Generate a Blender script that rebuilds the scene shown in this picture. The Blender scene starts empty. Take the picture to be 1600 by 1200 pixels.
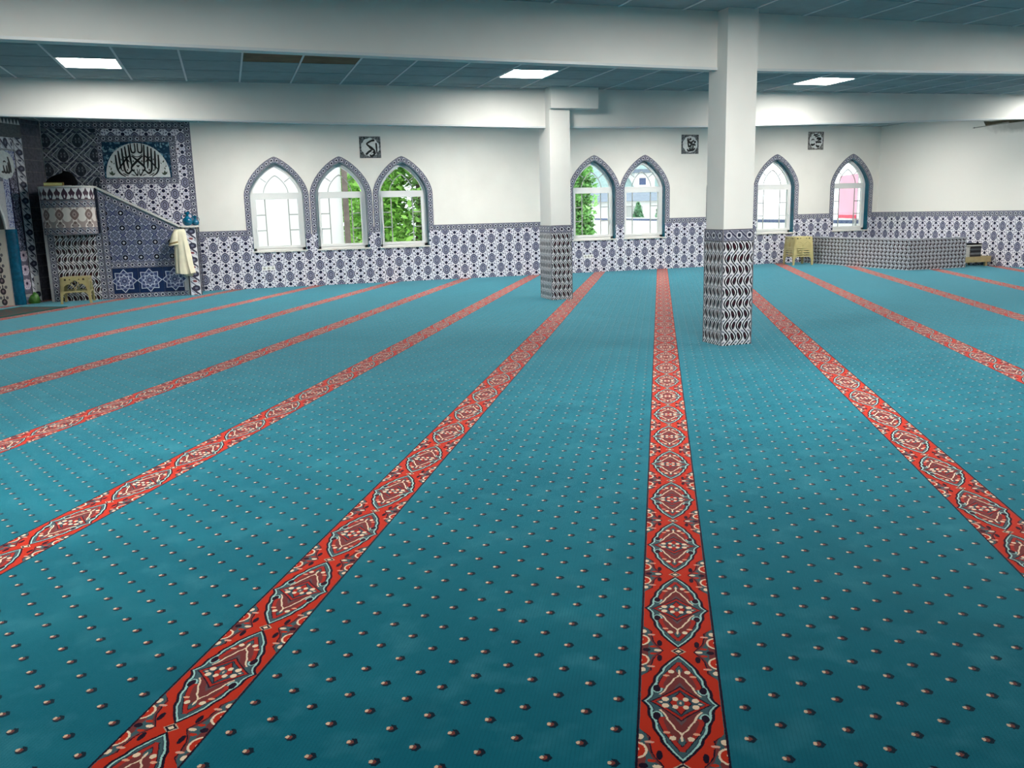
import bpy, bmesh, math, random
from mathutils import Vector, Matrix
random.seed(7)
SC = bpy.context.scene
COL = SC.collection
PI = math.pi

# ------------------------------------------------------------------ camera
F_PX = 1356.97
R_RIGHT = Vector((0.951, -0.308, -0.025)); R_FWD = Vector((0.298, 0.935, -0.194))
R_FWD.normalize()
R_UP = Vector((0.083, 0.177, 0.981)); R_RIGHT = R_FWD.cross(R_UP).normalized(); R_UP = R_RIGHT.cross(R_FWD).normalized()
cam_d = bpy.data.cameras.new('camera'); cam = bpy.data.objects.new('camera', cam_d); COL.objects.link(cam)
cam_d.sensor_width = 36.0; cam_d.sensor_fit = 'HORIZONTAL'; cam_d.lens = 36.0 * F_PX / 1600.0
cam_d.clip_start = 0.05; cam_d.clip_end = 500
m = Matrix.Identity(4)
for i in range(3):
    m[i][0] = R_RIGHT[i]; m[i][1] = R_UP[i]; m[i][2] = -R_FWD[i]
m[2][3] = 1.5
cam.matrix_world = m
SC.camera = cam
# ------------------------------------------------------------------ light and exposure
LAMP = 140.0          # radiance of the ceiling panels
SKY = 2.7            # bright overcast sky
SC.view_settings.view_transform = 'Standard'; SC.view_settings.look = 'None'
SC.view_settings.gamma = 1.0; SC.view_settings.use_curve_mapping = False
SC.view_settings.exposure = 0.0
SC.cycles.use_denoising = True
SC.cycles.max_bounces = 8; SC.cycles.diffuse_bounces = 5; SC.cycles.glossy_bounces = 3
SC.cycles.transparent_max_bounces = 12; SC.cycles.sample_clamp_indirect = 6.0
wd = bpy.data.worlds.new('overcast_sky'); SC.world = wd; wd.use_nodes = True
wd.node_tree.nodes['Background'].inputs[0].default_value = (0.90, 0.96, 1.0, 1)
wd.node_tree.nodes['Background'].inputs[1].default_value = SKY

# ------------------------------------------------------------------ helpers: colour, nodes
def lin(c):
    return tuple((x / 12.92 if x <= 0.04045 else ((x + 0.055) / 1.055) ** 2.4) for x in (v / 255.0 for v in c)) + (1.0,)

class X:
    """a scalar in a node tree, with arithmetic"""
    def __init__(s, nt, v): s.nt = nt; s.v = v
    def op(s, o, *a, clamp=False):
        n = s.nt.nodes.new('ShaderNodeMath'); n.operation = o; n.use_clamp = clamp
        for i, q in enumerate((s,) + a):
            q = q.v if isinstance(q, X) else q
            if isinstance(q, (int, float)): n.inputs[i].default_value = q
            else: s.nt.links.new(q, n.inputs[i])
        return X(s.nt, n.outputs[0])
    def __add__(s, b): return s.op('ADD', b)
    __radd__ = __add__
    def __sub__(s, b): return s.op('SUBTRACT', b)
    def __rsub__(s, b): return X(s.nt, b).op('SUBTRACT', s)
    def __mul__(s, b): return s.op('MULTIPLY', b)
    __rmul__ = __mul__
    def __truediv__(s, b): return s.op('DIVIDE', b)
    def __lt__(s, b): return s.op('LESS_THAN', b)
    def __gt__(s, b): return s.op('GREATER_THAN', b)
    def frac(s): return s.op('FRACT')
    def floor(s): return s.op('FLOOR')
    def abs(s): return s.op('ABSOLUTE')
    def sin(s): return s.op('SINE')
    def cos(s): return s.op('COSINE')
    def sqrt(s): return s.op('SQRT')
    def mod(s, b): return s.op('FLOORED_MODULO', b)
    def pow(s, b): return s.op('POWER', b)
    def max(s, b): return s.op('MAXIMUM', b)
    def min(s, b): return s.op('MINIMUM', b)
    def inv(s): return X(s.nt, 1.0).op('SUBTRACT', s)
    def near(s, c, w):                    # |s-c| < w
        return s.op('COMPARE', c, w)
    def curve(s, pts, scale=1.0):         # piecewise linear y(s) on 0..1
        n = s.nt.nodes.new('ShaderNodeFloatCurve'); c = n.mapping.curves[0]
        pts = sorted(pts)
        while len(c.points) < len(pts): c.points.new(0.5, 0.5)
        for p, (a, b) in zip(c.points, pts):
            p.location = (a, b); p.handle_type = 'VECTOR'
        n.mapping.update()
        s.nt.links.new(s.v, n.inputs['Value'])
        return X(s.nt, n.outputs[0])

def ell(x, y, cx, cy, rx, ry):            # inside an ellipse
    a = (x - cx) / rx; b = (y - cy) / ry
    return (a * a + b * b) < 1.0

class Paint:
    """layers of flat colour"""
    def __init__(s, nt, c): s.nt = nt; s.c = lin(c)
    def lay(s, mask, c, k=1.0):
        n = s.nt.nodes.new('ShaderNodeMix'); n.data_type = 'RGBA'
        if k != 1.0: mask = mask * k
        s.nt.links.new(mask.v, n.inputs['Factor'])
        for sock, v in ((n.inputs['A'], s.c), (n.inputs['B'], lin(c) if isinstance(c, tuple) else c)):
            if isinstance(v, tuple): sock.default_value = v
            else: s.nt.links.new(v, sock)
        s.c = n.outputs['Result']; return s

def new_mat(name, color=(200, 200, 200), rough=0.6, spec=0.5, metal=0.0):
    mt = bpy.data.materials.new(name); mt.use_nodes = True
    b = mt.node_tree.nodes['Principled BSDF']
    b.inputs['Base Color'].default_value = lin(color); b.inputs['Roughness'].default_value = rough
    b.inputs['Specular IOR Level'].default_value = spec; b.inputs['Metallic'].default_value = metal
    return mt

def bsdf(mt): return mt.node_tree.nodes['Principled BSDF']
def set_color(mt, p):
    v = p.c if isinstance(p, Paint) else p
    if isinstance(v, tuple): bsdf(mt).inputs['Base Color'].default_value = v
    else: mt.node_tree.links.new(v, bsdf(mt).inputs['Base Color'])

def coords(nt, axes, origin=(0, 0, 0)):
    """scalars: world position projected on each axis of the place"""
    g = nt.nodes.new('ShaderNodeNewGeometry'); out = []
    for a in axes:
        n = nt.nodes.new('ShaderNodeVectorMath'); n.operation = 'DOT_PRODUCT'
        nt.links.new(g.outputs['Position'], n.inputs[0]); n.inputs[1].default_value = a
        o = Vector(a).dot(Vector(origin))
        out.append(X(nt, n.outputs['Value']) - o)
    return out

def noise(nt, scale, detail=2.0, rough=0.5, pos=True):
    n = nt.nodes.new('ShaderNodeTexNoise'); n.inputs['Scale'].default_value = scale
    n.inputs['Detail'].default_value = detail; n.inputs['Roughness'].default_value = rough
    g = nt.nodes.new('ShaderNodeNewGeometry'); nt.links.new(g.outputs['Position'], n.inputs['Vector'])
    return X(nt, n.outputs['Fac'])

def bump(mt, h, strength=0.2, dist=0.01):
    nt = mt.node_tree; b = nt.nodes.new('ShaderNodeBump')
    b.inputs['Strength'].default_value = strength; b.inputs['Distance'].default_value = dist
    nt.links.new(h.v, b.inputs['Height']); nt.links.new(b.outputs[0], bsdf(mt).inputs['Normal'])

def speckled(name, color, rough=0.6, amount=0.12, scale=6.0, spec=0.5, bmp=0.0):
    mt = new_mat(name, color, rough, spec); nt = mt.node_tree
    n = noise(nt, scale, 3.0)
    p = Paint(nt, color); dark = tuple(max(0, int(c * (1 - amount * 1.6))) for c in color)
    p.lay(((n - 0.35) * 2.2).op('MULTIPLY', 1.0, clamp=True), dark, 0.8); set_color(mt, p)
    if bmp: bump(mt, noise(nt, scale * 20, 2), bmp, 0.004)
    return mt

# ------------------------------------------------------------------ helpers: meshes
class MB:
    def __init__(s): s.v = []; s.f = []; s.uv = {}
    def poly(s, pts):
        b = len(s.v); s.v += [tuple(p) for p in pts]; s.f.append(tuple(range(b, b + len(pts)))); return s
    def box(s, lo, hi, M=None):
        b = len(s.v)
        for z in (lo[2], hi[2]):
            for x, y in ((lo[0], lo[1]), (hi[0], lo[1]), (hi[0], hi[1]), (lo[0], hi[1])):
                p = Vector((x, y, z)); s.v.append(tuple(M @ p if M else p))
        for q in ((3, 2, 1, 0), (4, 5, 6, 7), (0, 1, 5, 4), (1, 2, 6, 5), (2, 3, 7, 6), (3, 0, 4, 7)):
            s.f.append(tuple(b + i for i in q))
        return s
    def prism(s, pts, d0, d1, M=None, cham=0.0):
        """2-D outline (counter-clockwise) pushed from d0 to d1 along the third axis"""
        n = len(pts); rings = [(pts, d0)]
        if cham > 0:
            cx = sum(p[0] for p in pts) / n; cy = sum(p[1] for p in pts) / n
            rings.append((pts, d1 - cham)); q = []
            for (x, y) in pts:
                dx, dy = cx - x, cy - y; L = math.hypot(dx, dy) or 1
                q.append((x + dx / L * cham * 1.4, y + dy / L * cham * 1.4))
            rings.append((q, d1))
        else: rings.append((pts, d1))
        b = len(s.v)
        for ps, d in rings:
            for (x, y) in ps:
                p = Vector((x, y, d)); s.v.append(tuple(M @ p if M else p))
        for k in range(len(rings) - 1):
            for i in range(n):
                j = (i + 1) % n
                s.f.append((b + k * n + i, b + k * n + j, b + (k + 1) * n + j, b + (k + 1) * n + i))
        s.f.append(tuple(b + i for i in reversed(range(n))))
        s.f.append(tuple(b + (len(rings) - 1) * n + i for i in range(n)))
        return s
    def tube(s, pts, rad, seg=8, M=None, closed=False):
        pts = [Vector(p) for p in pts]; n = len(pts); b = len(s.v)
        up = Vector((0, 0, 1))
        for i, p in enumerate(pts):
            a = pts[max(i - 1, 0)]; c = pts[min(i + 1, n - 1)]
            d = (c - a).normalized(); u = up if abs(d.z) < 0.95 else Vector((0, 1, 0))
            e1 = d.cross(u).normalized(); e2 = e1.cross(d).normalized()
            r = rad[i] if isinstance(rad, (list, tuple)) else rad
            for k in range(seg):
                t = 2 * PI * k / seg; q = p + (e1 * math.cos(t) + e2 * math.sin(t)) * r
                s.v.append(tuple(M @ q if M else q))
        for i in range(n - 1):
            for k in range(seg):
                l = (k + 1) % seg
                s.f.append((b + i * seg + k, b + i * seg + l, b + (i + 1) * seg + l, b + (i + 1) * seg + k))
        s.f.append(tuple(b + k for k in reversed(range(seg)))); s.f.append(tuple(b + (n - 1) * seg + k for k in range(seg)))
        return s
    def lathe(s, prof, seg=24, M=None):
        b = len(s.v); n = len(prof)
        for (r, z) in prof:
            for k in range(seg):
                t = 2 * PI * k / seg; q = Vector((r * math.cos(t), r * math.sin(t), z))
                s.v.append(tuple(M @ q if M else q))
        for i in range(n - 1):
            for k in range(seg):
                l = (k + 1) % seg
                s.f.append((b + i * seg + k, b + i * seg + l, b + (i + 1) * seg + l, b + (i + 1) * seg + k))
        s.f.append(tuple(b + k for k in reversed(range(seg)))); s.f.append(tuple(b + (n - 1) * seg + k for k in range(seg)))
        return s
    def loft(s, rings, cap=True, M=None):
        n = len(rings[0]); b = len(s.v)
        for r in rings:
            for p in r: s.v.append(tuple(M @ Vector(p) if M else p))
        for i in range(len(rings) - 1):
            for k in range(n):
                l = (k + 1) % n
                s.f.append((b + i * n + k, b + i * n + l, b + (i + 1) * n + l, b + (i + 1) * n + k))
        if cap:
            s.f.append(tuple(b + k for k in reversed(range(n)))); s.f.append(tuple(b + (len(rings) - 1) * n + k for k in range(n)))
        return s
    def mesh(s, name, mat=None, smooth=False):
        me = bpy.data.meshes.new(name); me.from_pydata(s.v, [], s.f)
        if mat: me.materials.append(mat)
        me.update()
        if smooth:
            me.polygons.foreach_set('use_smooth', [True] * len(me.polygons))
            try: me.set_sharp_from_angle(angle=math.radians(40))
            except Exception: pass
        return me
    def build(s, name, mat, parent=None, M=None, smooth=False, kind=None, fix=False):
        me = s.mesh(name, mat, smooth)
        if fix:
            bm = bmesh.new(); bm.from_mesh(me); bmesh.ops.remove_doubles(bm, verts=bm.verts, dist=1e-5)
            bmesh.ops.recalc_face_normals(bm, faces=bm.faces); bm.to_mesh(me); bm.free()
        return link(name, me, parent, M, kind)

def world(o):
    mm = o.matrix_basis.copy()
    while o.parent:
        o = o.parent; mm = o.matrix_basis @ mm
    return mm
def link(name, me, parent=None, M=None, kind=None):
    """M is the WORLD matrix of the new object"""
    o = bpy.data.objects.new(name, me); COL.objects.link(o)
    M = M or Matrix.Identity(4)
    if parent:
        o.parent = parent; M = world(parent).inverted() @ M
    o.matrix_basis = M
    if kind: o['kind'] = kind
    return o
def tag(o, label=None, cat=None, group=None, kind=None):
    if label: o['label'] = label
    if cat: o['category'] = cat
    if group: o['group'] = group
    if kind: o['kind'] = kind
    return o
def thing(name, label, cat, loc=(0, 0, 0), rz=0.0, group=None):
    o = bpy.data.objects.new(name, None); COL.objects.link(o); o.empty_display_size = 0.1
    o.matrix_basis = Matrix.Translation(loc) @ Matrix.Rotation(rz, 4, 'Z')
    return tag(o, label, cat, group)
def copy_tree(o, parent=None):
    c = o.copy(); COL.objects.link(c); c.parent = parent
    for ch in list(o.children): copy_tree(ch, c)
    return c
def T(x, y, z): return Matrix.Translation((x, y, z))
def frame(o, u, v):
    u = Vector(u).normalized(); v = Vector(v).normalized(); n = u.cross(v)
    mm = Matrix.Identity(4)
    for i in range(3): mm[i][0] = u[i]; mm[i][1] = v[i]; mm[i][2] = n[i]; mm[i][3] = o[i]
    return mm

def clip(poly, a, b, c):                   # keep a*x+b*y<=c
    out = []
    for i in range(len(poly)):
        p = poly[i]; q = poly[(i + 1) % len(poly)]
        dp = a * p[0] + b * p[1] - c; dq = a * q[0] + b * q[1] - c
        if dp <= 1e-9: out.append(p)
        if (dp < -1e-9 and dq > 1e-9) or (dp > 1e-9 and dq < -1e-9):
            t = dp / (dp - dq); out.append((p[0] + (q[0] - p[0]) * t, p[1] + (q[1] - p[1]) * t))
    return out
def area(p): return 0.5 * sum(p[i][0] * p[(i + 1) % len(p)][1] - p[(i + 1) % len(p)][0] * p[i][1] for i in range(len(p)))

def tiles(parent, FM, regions, tu, tv, mat, thick=0.008, gap=0.0016, name='tile', limit=300, u0=0.0, v0=0.0, key=None, stuff=None, brk=False):
    """single tiles laid over convex regions (u,v) of the plane FM; past the limit one joined object"""
    cells = []
    for reg in regions:
        us = [p[0] for p in reg]; vs = [p[1] for p in reg]
        for i in range(math.floor((min(us) - u0) / tu + 1e-6), math.ceil((max(us) - u0) / tu - 1e-6)):
            for j in range(math.floor((min(vs) - v0) / tv + 1e-6), math.ceil((max(vs) - v0) / tv - 1e-6)):
                a, b = u0 + i * tu, v0 + j * tv
                c = list(reg)
                for q in ((-1, 0, -a - gap / 2), (1, 0, a + tu - gap / 2), (0, -1, -b - gap / 2), (0, 1, b + tv - gap / 2)):
                    c = clip(c, *q)
                    if len(c) < 3: break
                if len(c) >= 3 and area(c) > tu * tv * 0.02:
                    cells.append((a + tu / 2, b + tv / 2, c))
    if key: cells.sort(key=lambda c: key(FM @ Vector((c[0], c[1], 0))))
    full = None; n = 0; rest = MB()
    for cx, cy, c in cells:
        whole = abs(area(c) - (tu - gap) * (tv - gap)) < 1e-7
        if (stuff and stuff(FM @ Vector((cx, cy, 0)))) or n >= limit:
            rest.prism(c, -0.002, thick, FM, 0.0015); continue
        if whole and full: me = full
        else:
            me = MB().prism([(x - cx, y - cy) for x, y in c], -0.002, thick, None, 0.0015).mesh(name, mat)
            if whole: full = me
        link(name, me, parent, FM @ T(cx, cy, 0)); n += 1
    if rest.f: rest.build(name + '_field', mat, parent, None, kind='stuff')
    return n

def strokes(strokes_, parent, FM, mat, name, d0=0.006, d1=0.012, wid=0.02):
    """brush strokes: each a list of (x, y, width factor), drawn as one raised ribbon"""
    for pts in strokes_:
        # smooth (Catmull-Rom)
        P = []
        for i in range(len(pts) - 1):
            p0 = pts[max(i - 1, 0)]; p1 = pts[i]; p2 = pts[i + 1]; p3 = pts[min(i + 2, len(pts) - 1)]
            for k in range(6):
                t = k / 6.0
                P.append([0.5 * (2 * b + (c - a) * t + (2 * a - 5 * b + 4 * c - d) * t * t + (3 * b - a - 3 * c + d) * t ** 3) for a, b, c, d in zip(p0, p1, p2, p3)])
        P.append(list(pts[-1]))
        L = []; Rr = []
        for i, p in enumerate(P):
            a = P[max(i - 1, 0)]; c = P[min(i + 1, len(P) - 1)]
            dx, dy = c[0] - a[0], c[1] - a[1]; l = math.hypot(dx, dy) or 1
            w = max(p[2], 0.15) * wid / 2
            L.append((p[0] - dy / l * w, p[1] + dx / l * w)); Rr.append((p[0] + dy / l * w, p[1] - dx / l * w))
        mb = MB(); n = len(P)
        for (side, d) in ((0, d1), ):
            for i in range(n):
                mb.v.append(tuple(FM @ Vector((L[i][0], L[i][1], d1)))); mb.v.append(tuple(FM @ Vector((Rr[i][0], Rr[i][1], d1))))
                mb.v.append(tuple(FM @ Vector((L[i][0], L[i][1], d0)))); mb.v.append(tuple(FM @ Vector((Rr[i][0], Rr[i][1], d0))))
        for i in range(n - 1):
            a = 4 * i; b = a + 4
            mb.f += [(a, a + 1, b + 1, b), (a + 2, a, b, b + 2), (a + 1, a + 3, b + 3, b + 1)]
        mb.f += [(0, 2, 3, 1), (4 * n - 4, 4 * n - 3, 4 * n - 1, 4 * n - 2)]
        mb.build(name, mat, parent)

# ------------------------------------------------------------------ the place in numbers (metres; X along the window wall, Y towards it)
YB = 19.9            # window wall
XR = 16.9            # right wall
ZC = 3.5             # suspended ceiling
ANG = 0.478625       # the carpet rows run this far round from Y
SU = (math.cos(ANG), -math.sin(ANG), 0.0)      # across the rows
SV = (math.sin(ANG), math.cos(ANG), 0.0)       # along the rows
ROW_U0, ROW_D, ROW_W, MED, MED0 = 0.0756, 1.5171, 0.2616, 0.6488, 2.811

# ------------------------------------------------------------------ materials
def carpet_material():
    mt = new_mat('carpet_pile', (30, 120, 135), 1.0, 0.03); nt = mt.node_tree
    u, v = coords(nt, (SU, SV))
    jig = (noise(nt, 190.0, 1.0) - 0.5) * 0.007
    jig2 = (noise(nt, 230.0, 1.0) - 0.5) * 0.007
    u = u + jig; v = v + jig2
    k = ((u - ROW_U0) / ROW_D + 0.5).floor()
    du = (u - ROW_U0 - k * ROW_D)
    U = du.abs() / (ROW_W / 2)
    vv = ((v - MED0) / MED + 0.5).frac() - 0.5
    t = 1.0 - vv.abs() * 2.0                      # 0 in a medallion's middle, 1 at the small diamond
    x = U * (ROW_W / 2); y = t * (MED / 2)        # metres within a quarter of the repeat
    RED, NAVY, SLATE, ROSE, CREAM, AQUA = (194, 50, 28), (10, 13, 36), (58, 96, 104), (118, 56, 56), (240, 218, 190), (165, 212, 208)
    p = Paint(nt, RED)
    # spandrels along the edges
    C = t.curve([(0, 1), (.40, 1), (.46, .95), (.52, .80), (.58, .68), (.66, .70), (.72, .66), (.80, .64), (.88, .56), (.94, .46), (1, .38)])
    p.lay(U > C, NAVY); p.lay(U > C + 0.035, ROSE)
    C2 = t.curve([(0, 1), (.46, 1), (.54, .86), (.62, .80), (.70, .88), (.80, .78), (.90, .70), (1, .74)])
    p.lay(U.near(C2, 0.07), SLATE)
    p.lay(ell(x, y, .131, .255, .034, .040), CREAM); p.lay(ell(x, y, .131, .255, .027, .032), RED)
    p.lay(ell(x, y, .131, .250, .010, .008), CREAM)
    p.lay(ell(x, y, .119, .190, .010, .013), CREAM); p.lay(ell(x, y, .093, .213, .014, .006), (225, 170, 150))
    p.lay(ell(x, y, .064, .272, .009, .022), NAVY)
    p.lay(ell(x, y, .082, .3244, .020, .018), SLATE); p.lay(ell(x, y, .070, .3244, .013, .008), CREAM)
    p.lay(ell(x, y, .108, .3244, .013, .012), NAVY); p.lay(ell(x, y, .086, .300, .012, .007), RED)
    # small diamond between medallions
    dd = x / .026 + (y - .3244).abs() / .026
    p.lay(dd < 1.0, NAVY); p.lay((dd < 1.0) * (dd > 0.78), CREAM, .6); p.lay(dd < 0.42, CREAM)
    # medallion
    W = t.curve([(0, .93), (.03, .87), (.08, .80), (.13, .765), (.18, .775), (.24, .76), (.30, .70), (.36, .655), (.41, .655), (.46, .63), (.52, .56), (.57, .50), (.61, .485), (.66, .45), (.72, .36), (.78, .28), (.84, .18), (.90, .08), (.94, 0), (1, 0)])
    d = W - U
    p.lay(d > 0.0, NAVY); p.lay(d > 0.075, AQUA); p.lay(d > 0.128, (38, 60, 76)); p.lay(d > 0.155, SLATE)
    # dark leaves at the four corners, light outline
    p.lay(ell(x, y, .071, .078, .017, .026), AQUA); p.lay(ell(x, y, .072, .078, .012, .021), NAVY)
    # red scroll
    B1 = t.curve([(0, 0), (.24, .40), (.30, .46), (.34, .44), (.40, .40), (.48, .34), (.55, .26), (.61, .18), (.68, .10), (.75, 0), (1, 0)])
    on = (t > 0.25) * (t < 0.77)
    p.lay((U - B1).abs().near(0.0, .085) * on, NAVY); p.lay(U.near(B1, .058) * on, (176, 48, 38))
    p.lay(((U < B1 - .055) * (t < .62) * (t > .2)), ROSE)
    p.lay(ell(x, y, .026, .186, .010, .011), CREAM); p.lay(ell(x, y, .043, .160, .011, .006), (235, 170, 140))
    p.lay(ell(x, y, .0, .200, .010, .020), SLATE); p.lay(ell(x, y, .0, .186, .004, .016), CREAM)
    # cream arch and rose field
    B2 = t.curve([(0, .50), (.14, .50), (.18, .42), (.24, .36), (.29, .33), (.34, .26), (.39, .20), (.44, .16), (.48, .07), (.54, 0), (1, 0)])
    p.lay((U < B2) * (t > .13), CREAM); p.lay((U < B2 - .05) * (t > .10), ROSE); p.lay((U < B2 - .22) * (t > .12), SLATE, .5)
    # lozenge star
    Lz = t.curve([(0, .73), (.02, .66), (.06, .56), (.10, .46), (.14, .36), (.19, .24), (.24, .13), (.31, 0), (1, 0)])
    e = Lz - U
    p.lay(e > 0.0, NAVY); p.lay(e > 0.05, (176, 44, 32)); p.lay(e > 0.14, NAVY); p.lay(e > 0.17, (52, 84, 96))
    p.lay(ell(x, y, .046, .018, .011, .012), CREAM); p.lay(ell(x, y, .062, .0, .010, .010), SLATE); p.lay(ell(x, y, .060, .0, .006, .004), CREAM)
    q = x / .036 + y / .070
    p.lay(q < 1.0, NAVY); p.lay(q < 0.88, (176, 44, 32)); p.lay(ell(x, y, .016, .022, .009, .011), CREAM); p.lay(ell(x, y, .0, .0, .012, .018), SLATE)
    p.lay(ell(x, y, .0, .0, .004, .007), CREAM, .7)
    p.lay(U > 0.945, NAVY)
    stripe = p.c
    # turquoise ground with its small motifs
    big = noise(nt, 1.1, 4.0, .62); streak = noise(nt, 5.0, 3.0)
    g = Paint(nt, (6, 102, 120))
    g.lay(((big - .46) * 3.2).op('MULTIPLY', 1.0, clamp=True), (34, 128, 146), .7)
    g.lay(((streak - .53) * 3.0).op('MULTIPLY', 1.0, clamp=True), (84, 160, 176), .40)
    g.lay(((noise(nt, 2.3, 3.0) - .52) * 3.0).op('MULTIPLY', 1.0, clamp=True), (4, 78, 94), .45)
    weave = ((u * 1 / .0118).frac() < .16); g.lay(weave, (6, 76, 90), .35)
    k2 = ((u - ROW_U0) / ROW_D).floor()
    ee = u - ROW_U0 - k2 * ROW_D - 0.1905
    j = (ee / .0945 + .5).floor(); inr = (j > -.5) * (j < 12.5)
    fu = ee - j * .0945
    fv = ((((v - MED0) / (MED / 4)) + j * .5 + .5).frac() - .5) * (MED / 4)
    inr = inr * (du.abs() > ROW_W / 2 + .01)
    cc = fu + fv.abs() * .62
    g.lay((cc < .0225) * (cc > .0065) * (fv.abs() < .0180) * inr, (4, 14, 34))
    g.lay(ell(fu, fv, -.002, -.002, .0120, .0112) * inr, (26, 22, 40)); g.lay(ell(fu, fv, -.001, .000, .0092, .0092) * inr, (126, 60, 50))
    g.lay(ell(fu, fv, -.0080, .0005, .0058, .0080) * inr, (226, 196, 166))
    fin = Paint(nt, (0, 0, 0)); fin.c = g.c
    fin.lay(U < 1.0, stripe)
    set_color(mt, fin)
    b = bsdf(mt); b.inputs['Sheen Weight'].default_value = 1.0; b.inputs['Sheen Roughness'].default_value = 0.30
    tint = nt.nodes.new('ShaderNodeMix'); tint.data_type = 'RGBA'      # the fibres' own colour tints their sheen
    tint.inputs['A'].default_value = (0.34, 0.82, 1.0, 1); tint.inputs['B'].default_value = (0.58, 0.27, 0.29, 1)
    nt.links.new((U < 1.0).v, tint.inputs['Factor']); nt.links.new(tint.outputs['Result'], b.inputs['Sheen Tint'])
    bump(mt, noise(nt, 420.0, 2.0), 0.35, 0.004)
    return mt

def dado_paint(nt, u, v, dim=0):
    PU, PV = .444, .228
    b = v / PV; r = (b + .5).floor()
    fa = (u / PU + r.mod(2.0) * .5 + .5).frac() - .5
    du = (fa * PU).abs(); dv = (b - r) * PV
    med = (du / .090).pow(1.6) + (dv.abs() / .114).pow(1.6)
    p = Paint(nt, (232, 232, 240))
    x = .222 - du; y = dv.abs()
    for (cx, cy, rx, ry, c) in ((.0, .066, .036, .036, (36, 36, 62)), (.083, .0, .026, .022, (38, 38, 64)),
                                (.052, .040, .012, .016, (110, 116, 150)), (.128, .046, .013, .017, (70, 72, 104)), (.066, .092, .020, .011, (88, 92, 124)),
                                (.112, .088, .010, .018, (74, 78, 110)), (.028, .012, .010, .010, (150, 155, 190)), (.0, .0, .007, .022, (120, 126, 165)), (.05, .112, .014, .012, (60, 62, 96))):
        p.lay(ell(x, y, cx, cy, rx, ry), c)
    p.lay(med < 1.16, (225, 226, 236)); p.lay(med < 1.0, (82, 83, 102)); p.lay((med < .62) * (med > .46), (150, 153, 180))
    p.lay(ell(du, y, .0, .0, .022, .040), (168, 172, 196)); p.lay(ell(du, y, .0, .0, .011, .026), (72, 74, 108))
    p.lay(ell(du, y, .052, .03, .010, .026), (150, 152, 182))
    return p
def dado_material(name, U, gloss=.14):
    mt = new_mat(name, (200, 200, 210), gloss, .5); nt = mt.node_tree
    u, v = coords(nt, (U, (0, 0, 1)), (0.591, 0, 0) if U[0] else (0, 19.75, 0))
    set_color(mt, dado_paint(nt, u, v)); return mt
def lattice_material(name):                 # finer palmette tile above the pulpit
    mt = new_mat(name, (90, 95, 100), .2, .5); nt = mt.node_tree
    u, v = coords(nt, ((1, 0, 0), (0, 0, 1)), (-3.0, 0, 0))
    PU, PV = .59, .285
    b = v / PV; r = (b + .5).floor(); fa = (u / PU + r.mod(2.0) * .5 + .5).frac() - .5
    du = (fa * PU).abs(); dv = (b - r) * PV
    p = Paint(nt, (112, 120, 126))
    for (cx, cy, rx, ry, c) in ((.295, 0, .05, .05, (52, 56, 74)), (.15, .07, .035, .04, (56, 60, 80)), (.22, .10, .03, .03, (70, 74, 92)), (.2, .02, .03, .02, (84, 90, 108)), (.11, .12, .03, .02, (60, 64, 84)), (.26, .14, .03, .03, (58, 62, 82))):
        p.lay(ell(du, dv.abs(), cx, cy, rx, ry), c)
    g1 = du + dv.abs() * 1.03
    p.lay(g1.near(.30, .012), (196, 200, 208)); p.lay(g1.near(.20, .010), (190, 194, 204))
    md = (du / .105).pow(1.5) + ((dv + du * .25).abs() / .14).pow(1.5)
    p.lay(md < 1.15, (160, 166, 176)); p.lay(md < 1.0, (46, 52, 64)); p.lay(ell(du, dv.abs(), .03, .03, .014, .02), (120, 126, 136))
    set_color(mt, p); return mt
def band_paint(nt, u, v, w, base=(112, 114, 132), per=.127):
    """narrow frieze: u along, v across 0..w"""
    f = ((u / per).frac() - .5) * per; c = v - w / 2
    p = Paint(nt, base)
    dg = (((u + c * 1.2) / per + .5).frac() - .5).abs()
    p.lay(dg < .10, (60, 62, 84)); p.lay(dg.near(.17, .04), (176, 178, 192))
    d = (f * f + c * c).sqrt()
    p.lay(d < .042, (90, 92, 112)); p.lay(d < .036, (208, 210, 218)); p.lay(d < .023, (84, 86, 106)); p.lay(d < .013, (22, 24, 42))
    p.lay(c.abs() > w / 2 - .012, (150, 152, 166)); p.lay(c.abs() > w / 2 - .006, (40, 42, 60))
    return p
def band_material(name, U=None, V=None, w=.12, o=(0, 0, 0), base=(112, 114, 132), gloss=.25):
    mt = new_mat(name, base, gloss, .5); nt = mt.node_tree
    if U is None:
        n = nt.nodes.new('ShaderNodeUVMap'); s = nt.nodes.new('ShaderNodeSeparateXYZ'); nt.links.new(n.outputs[0], s.inputs[0])
        u, v = X(nt, s.outputs[0]), X(nt, s.outputs[1])
    else: u, v = coords(nt, (U, V), o)
    set_color(mt, band_paint(nt, u, v, w, base)); return mt
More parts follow.
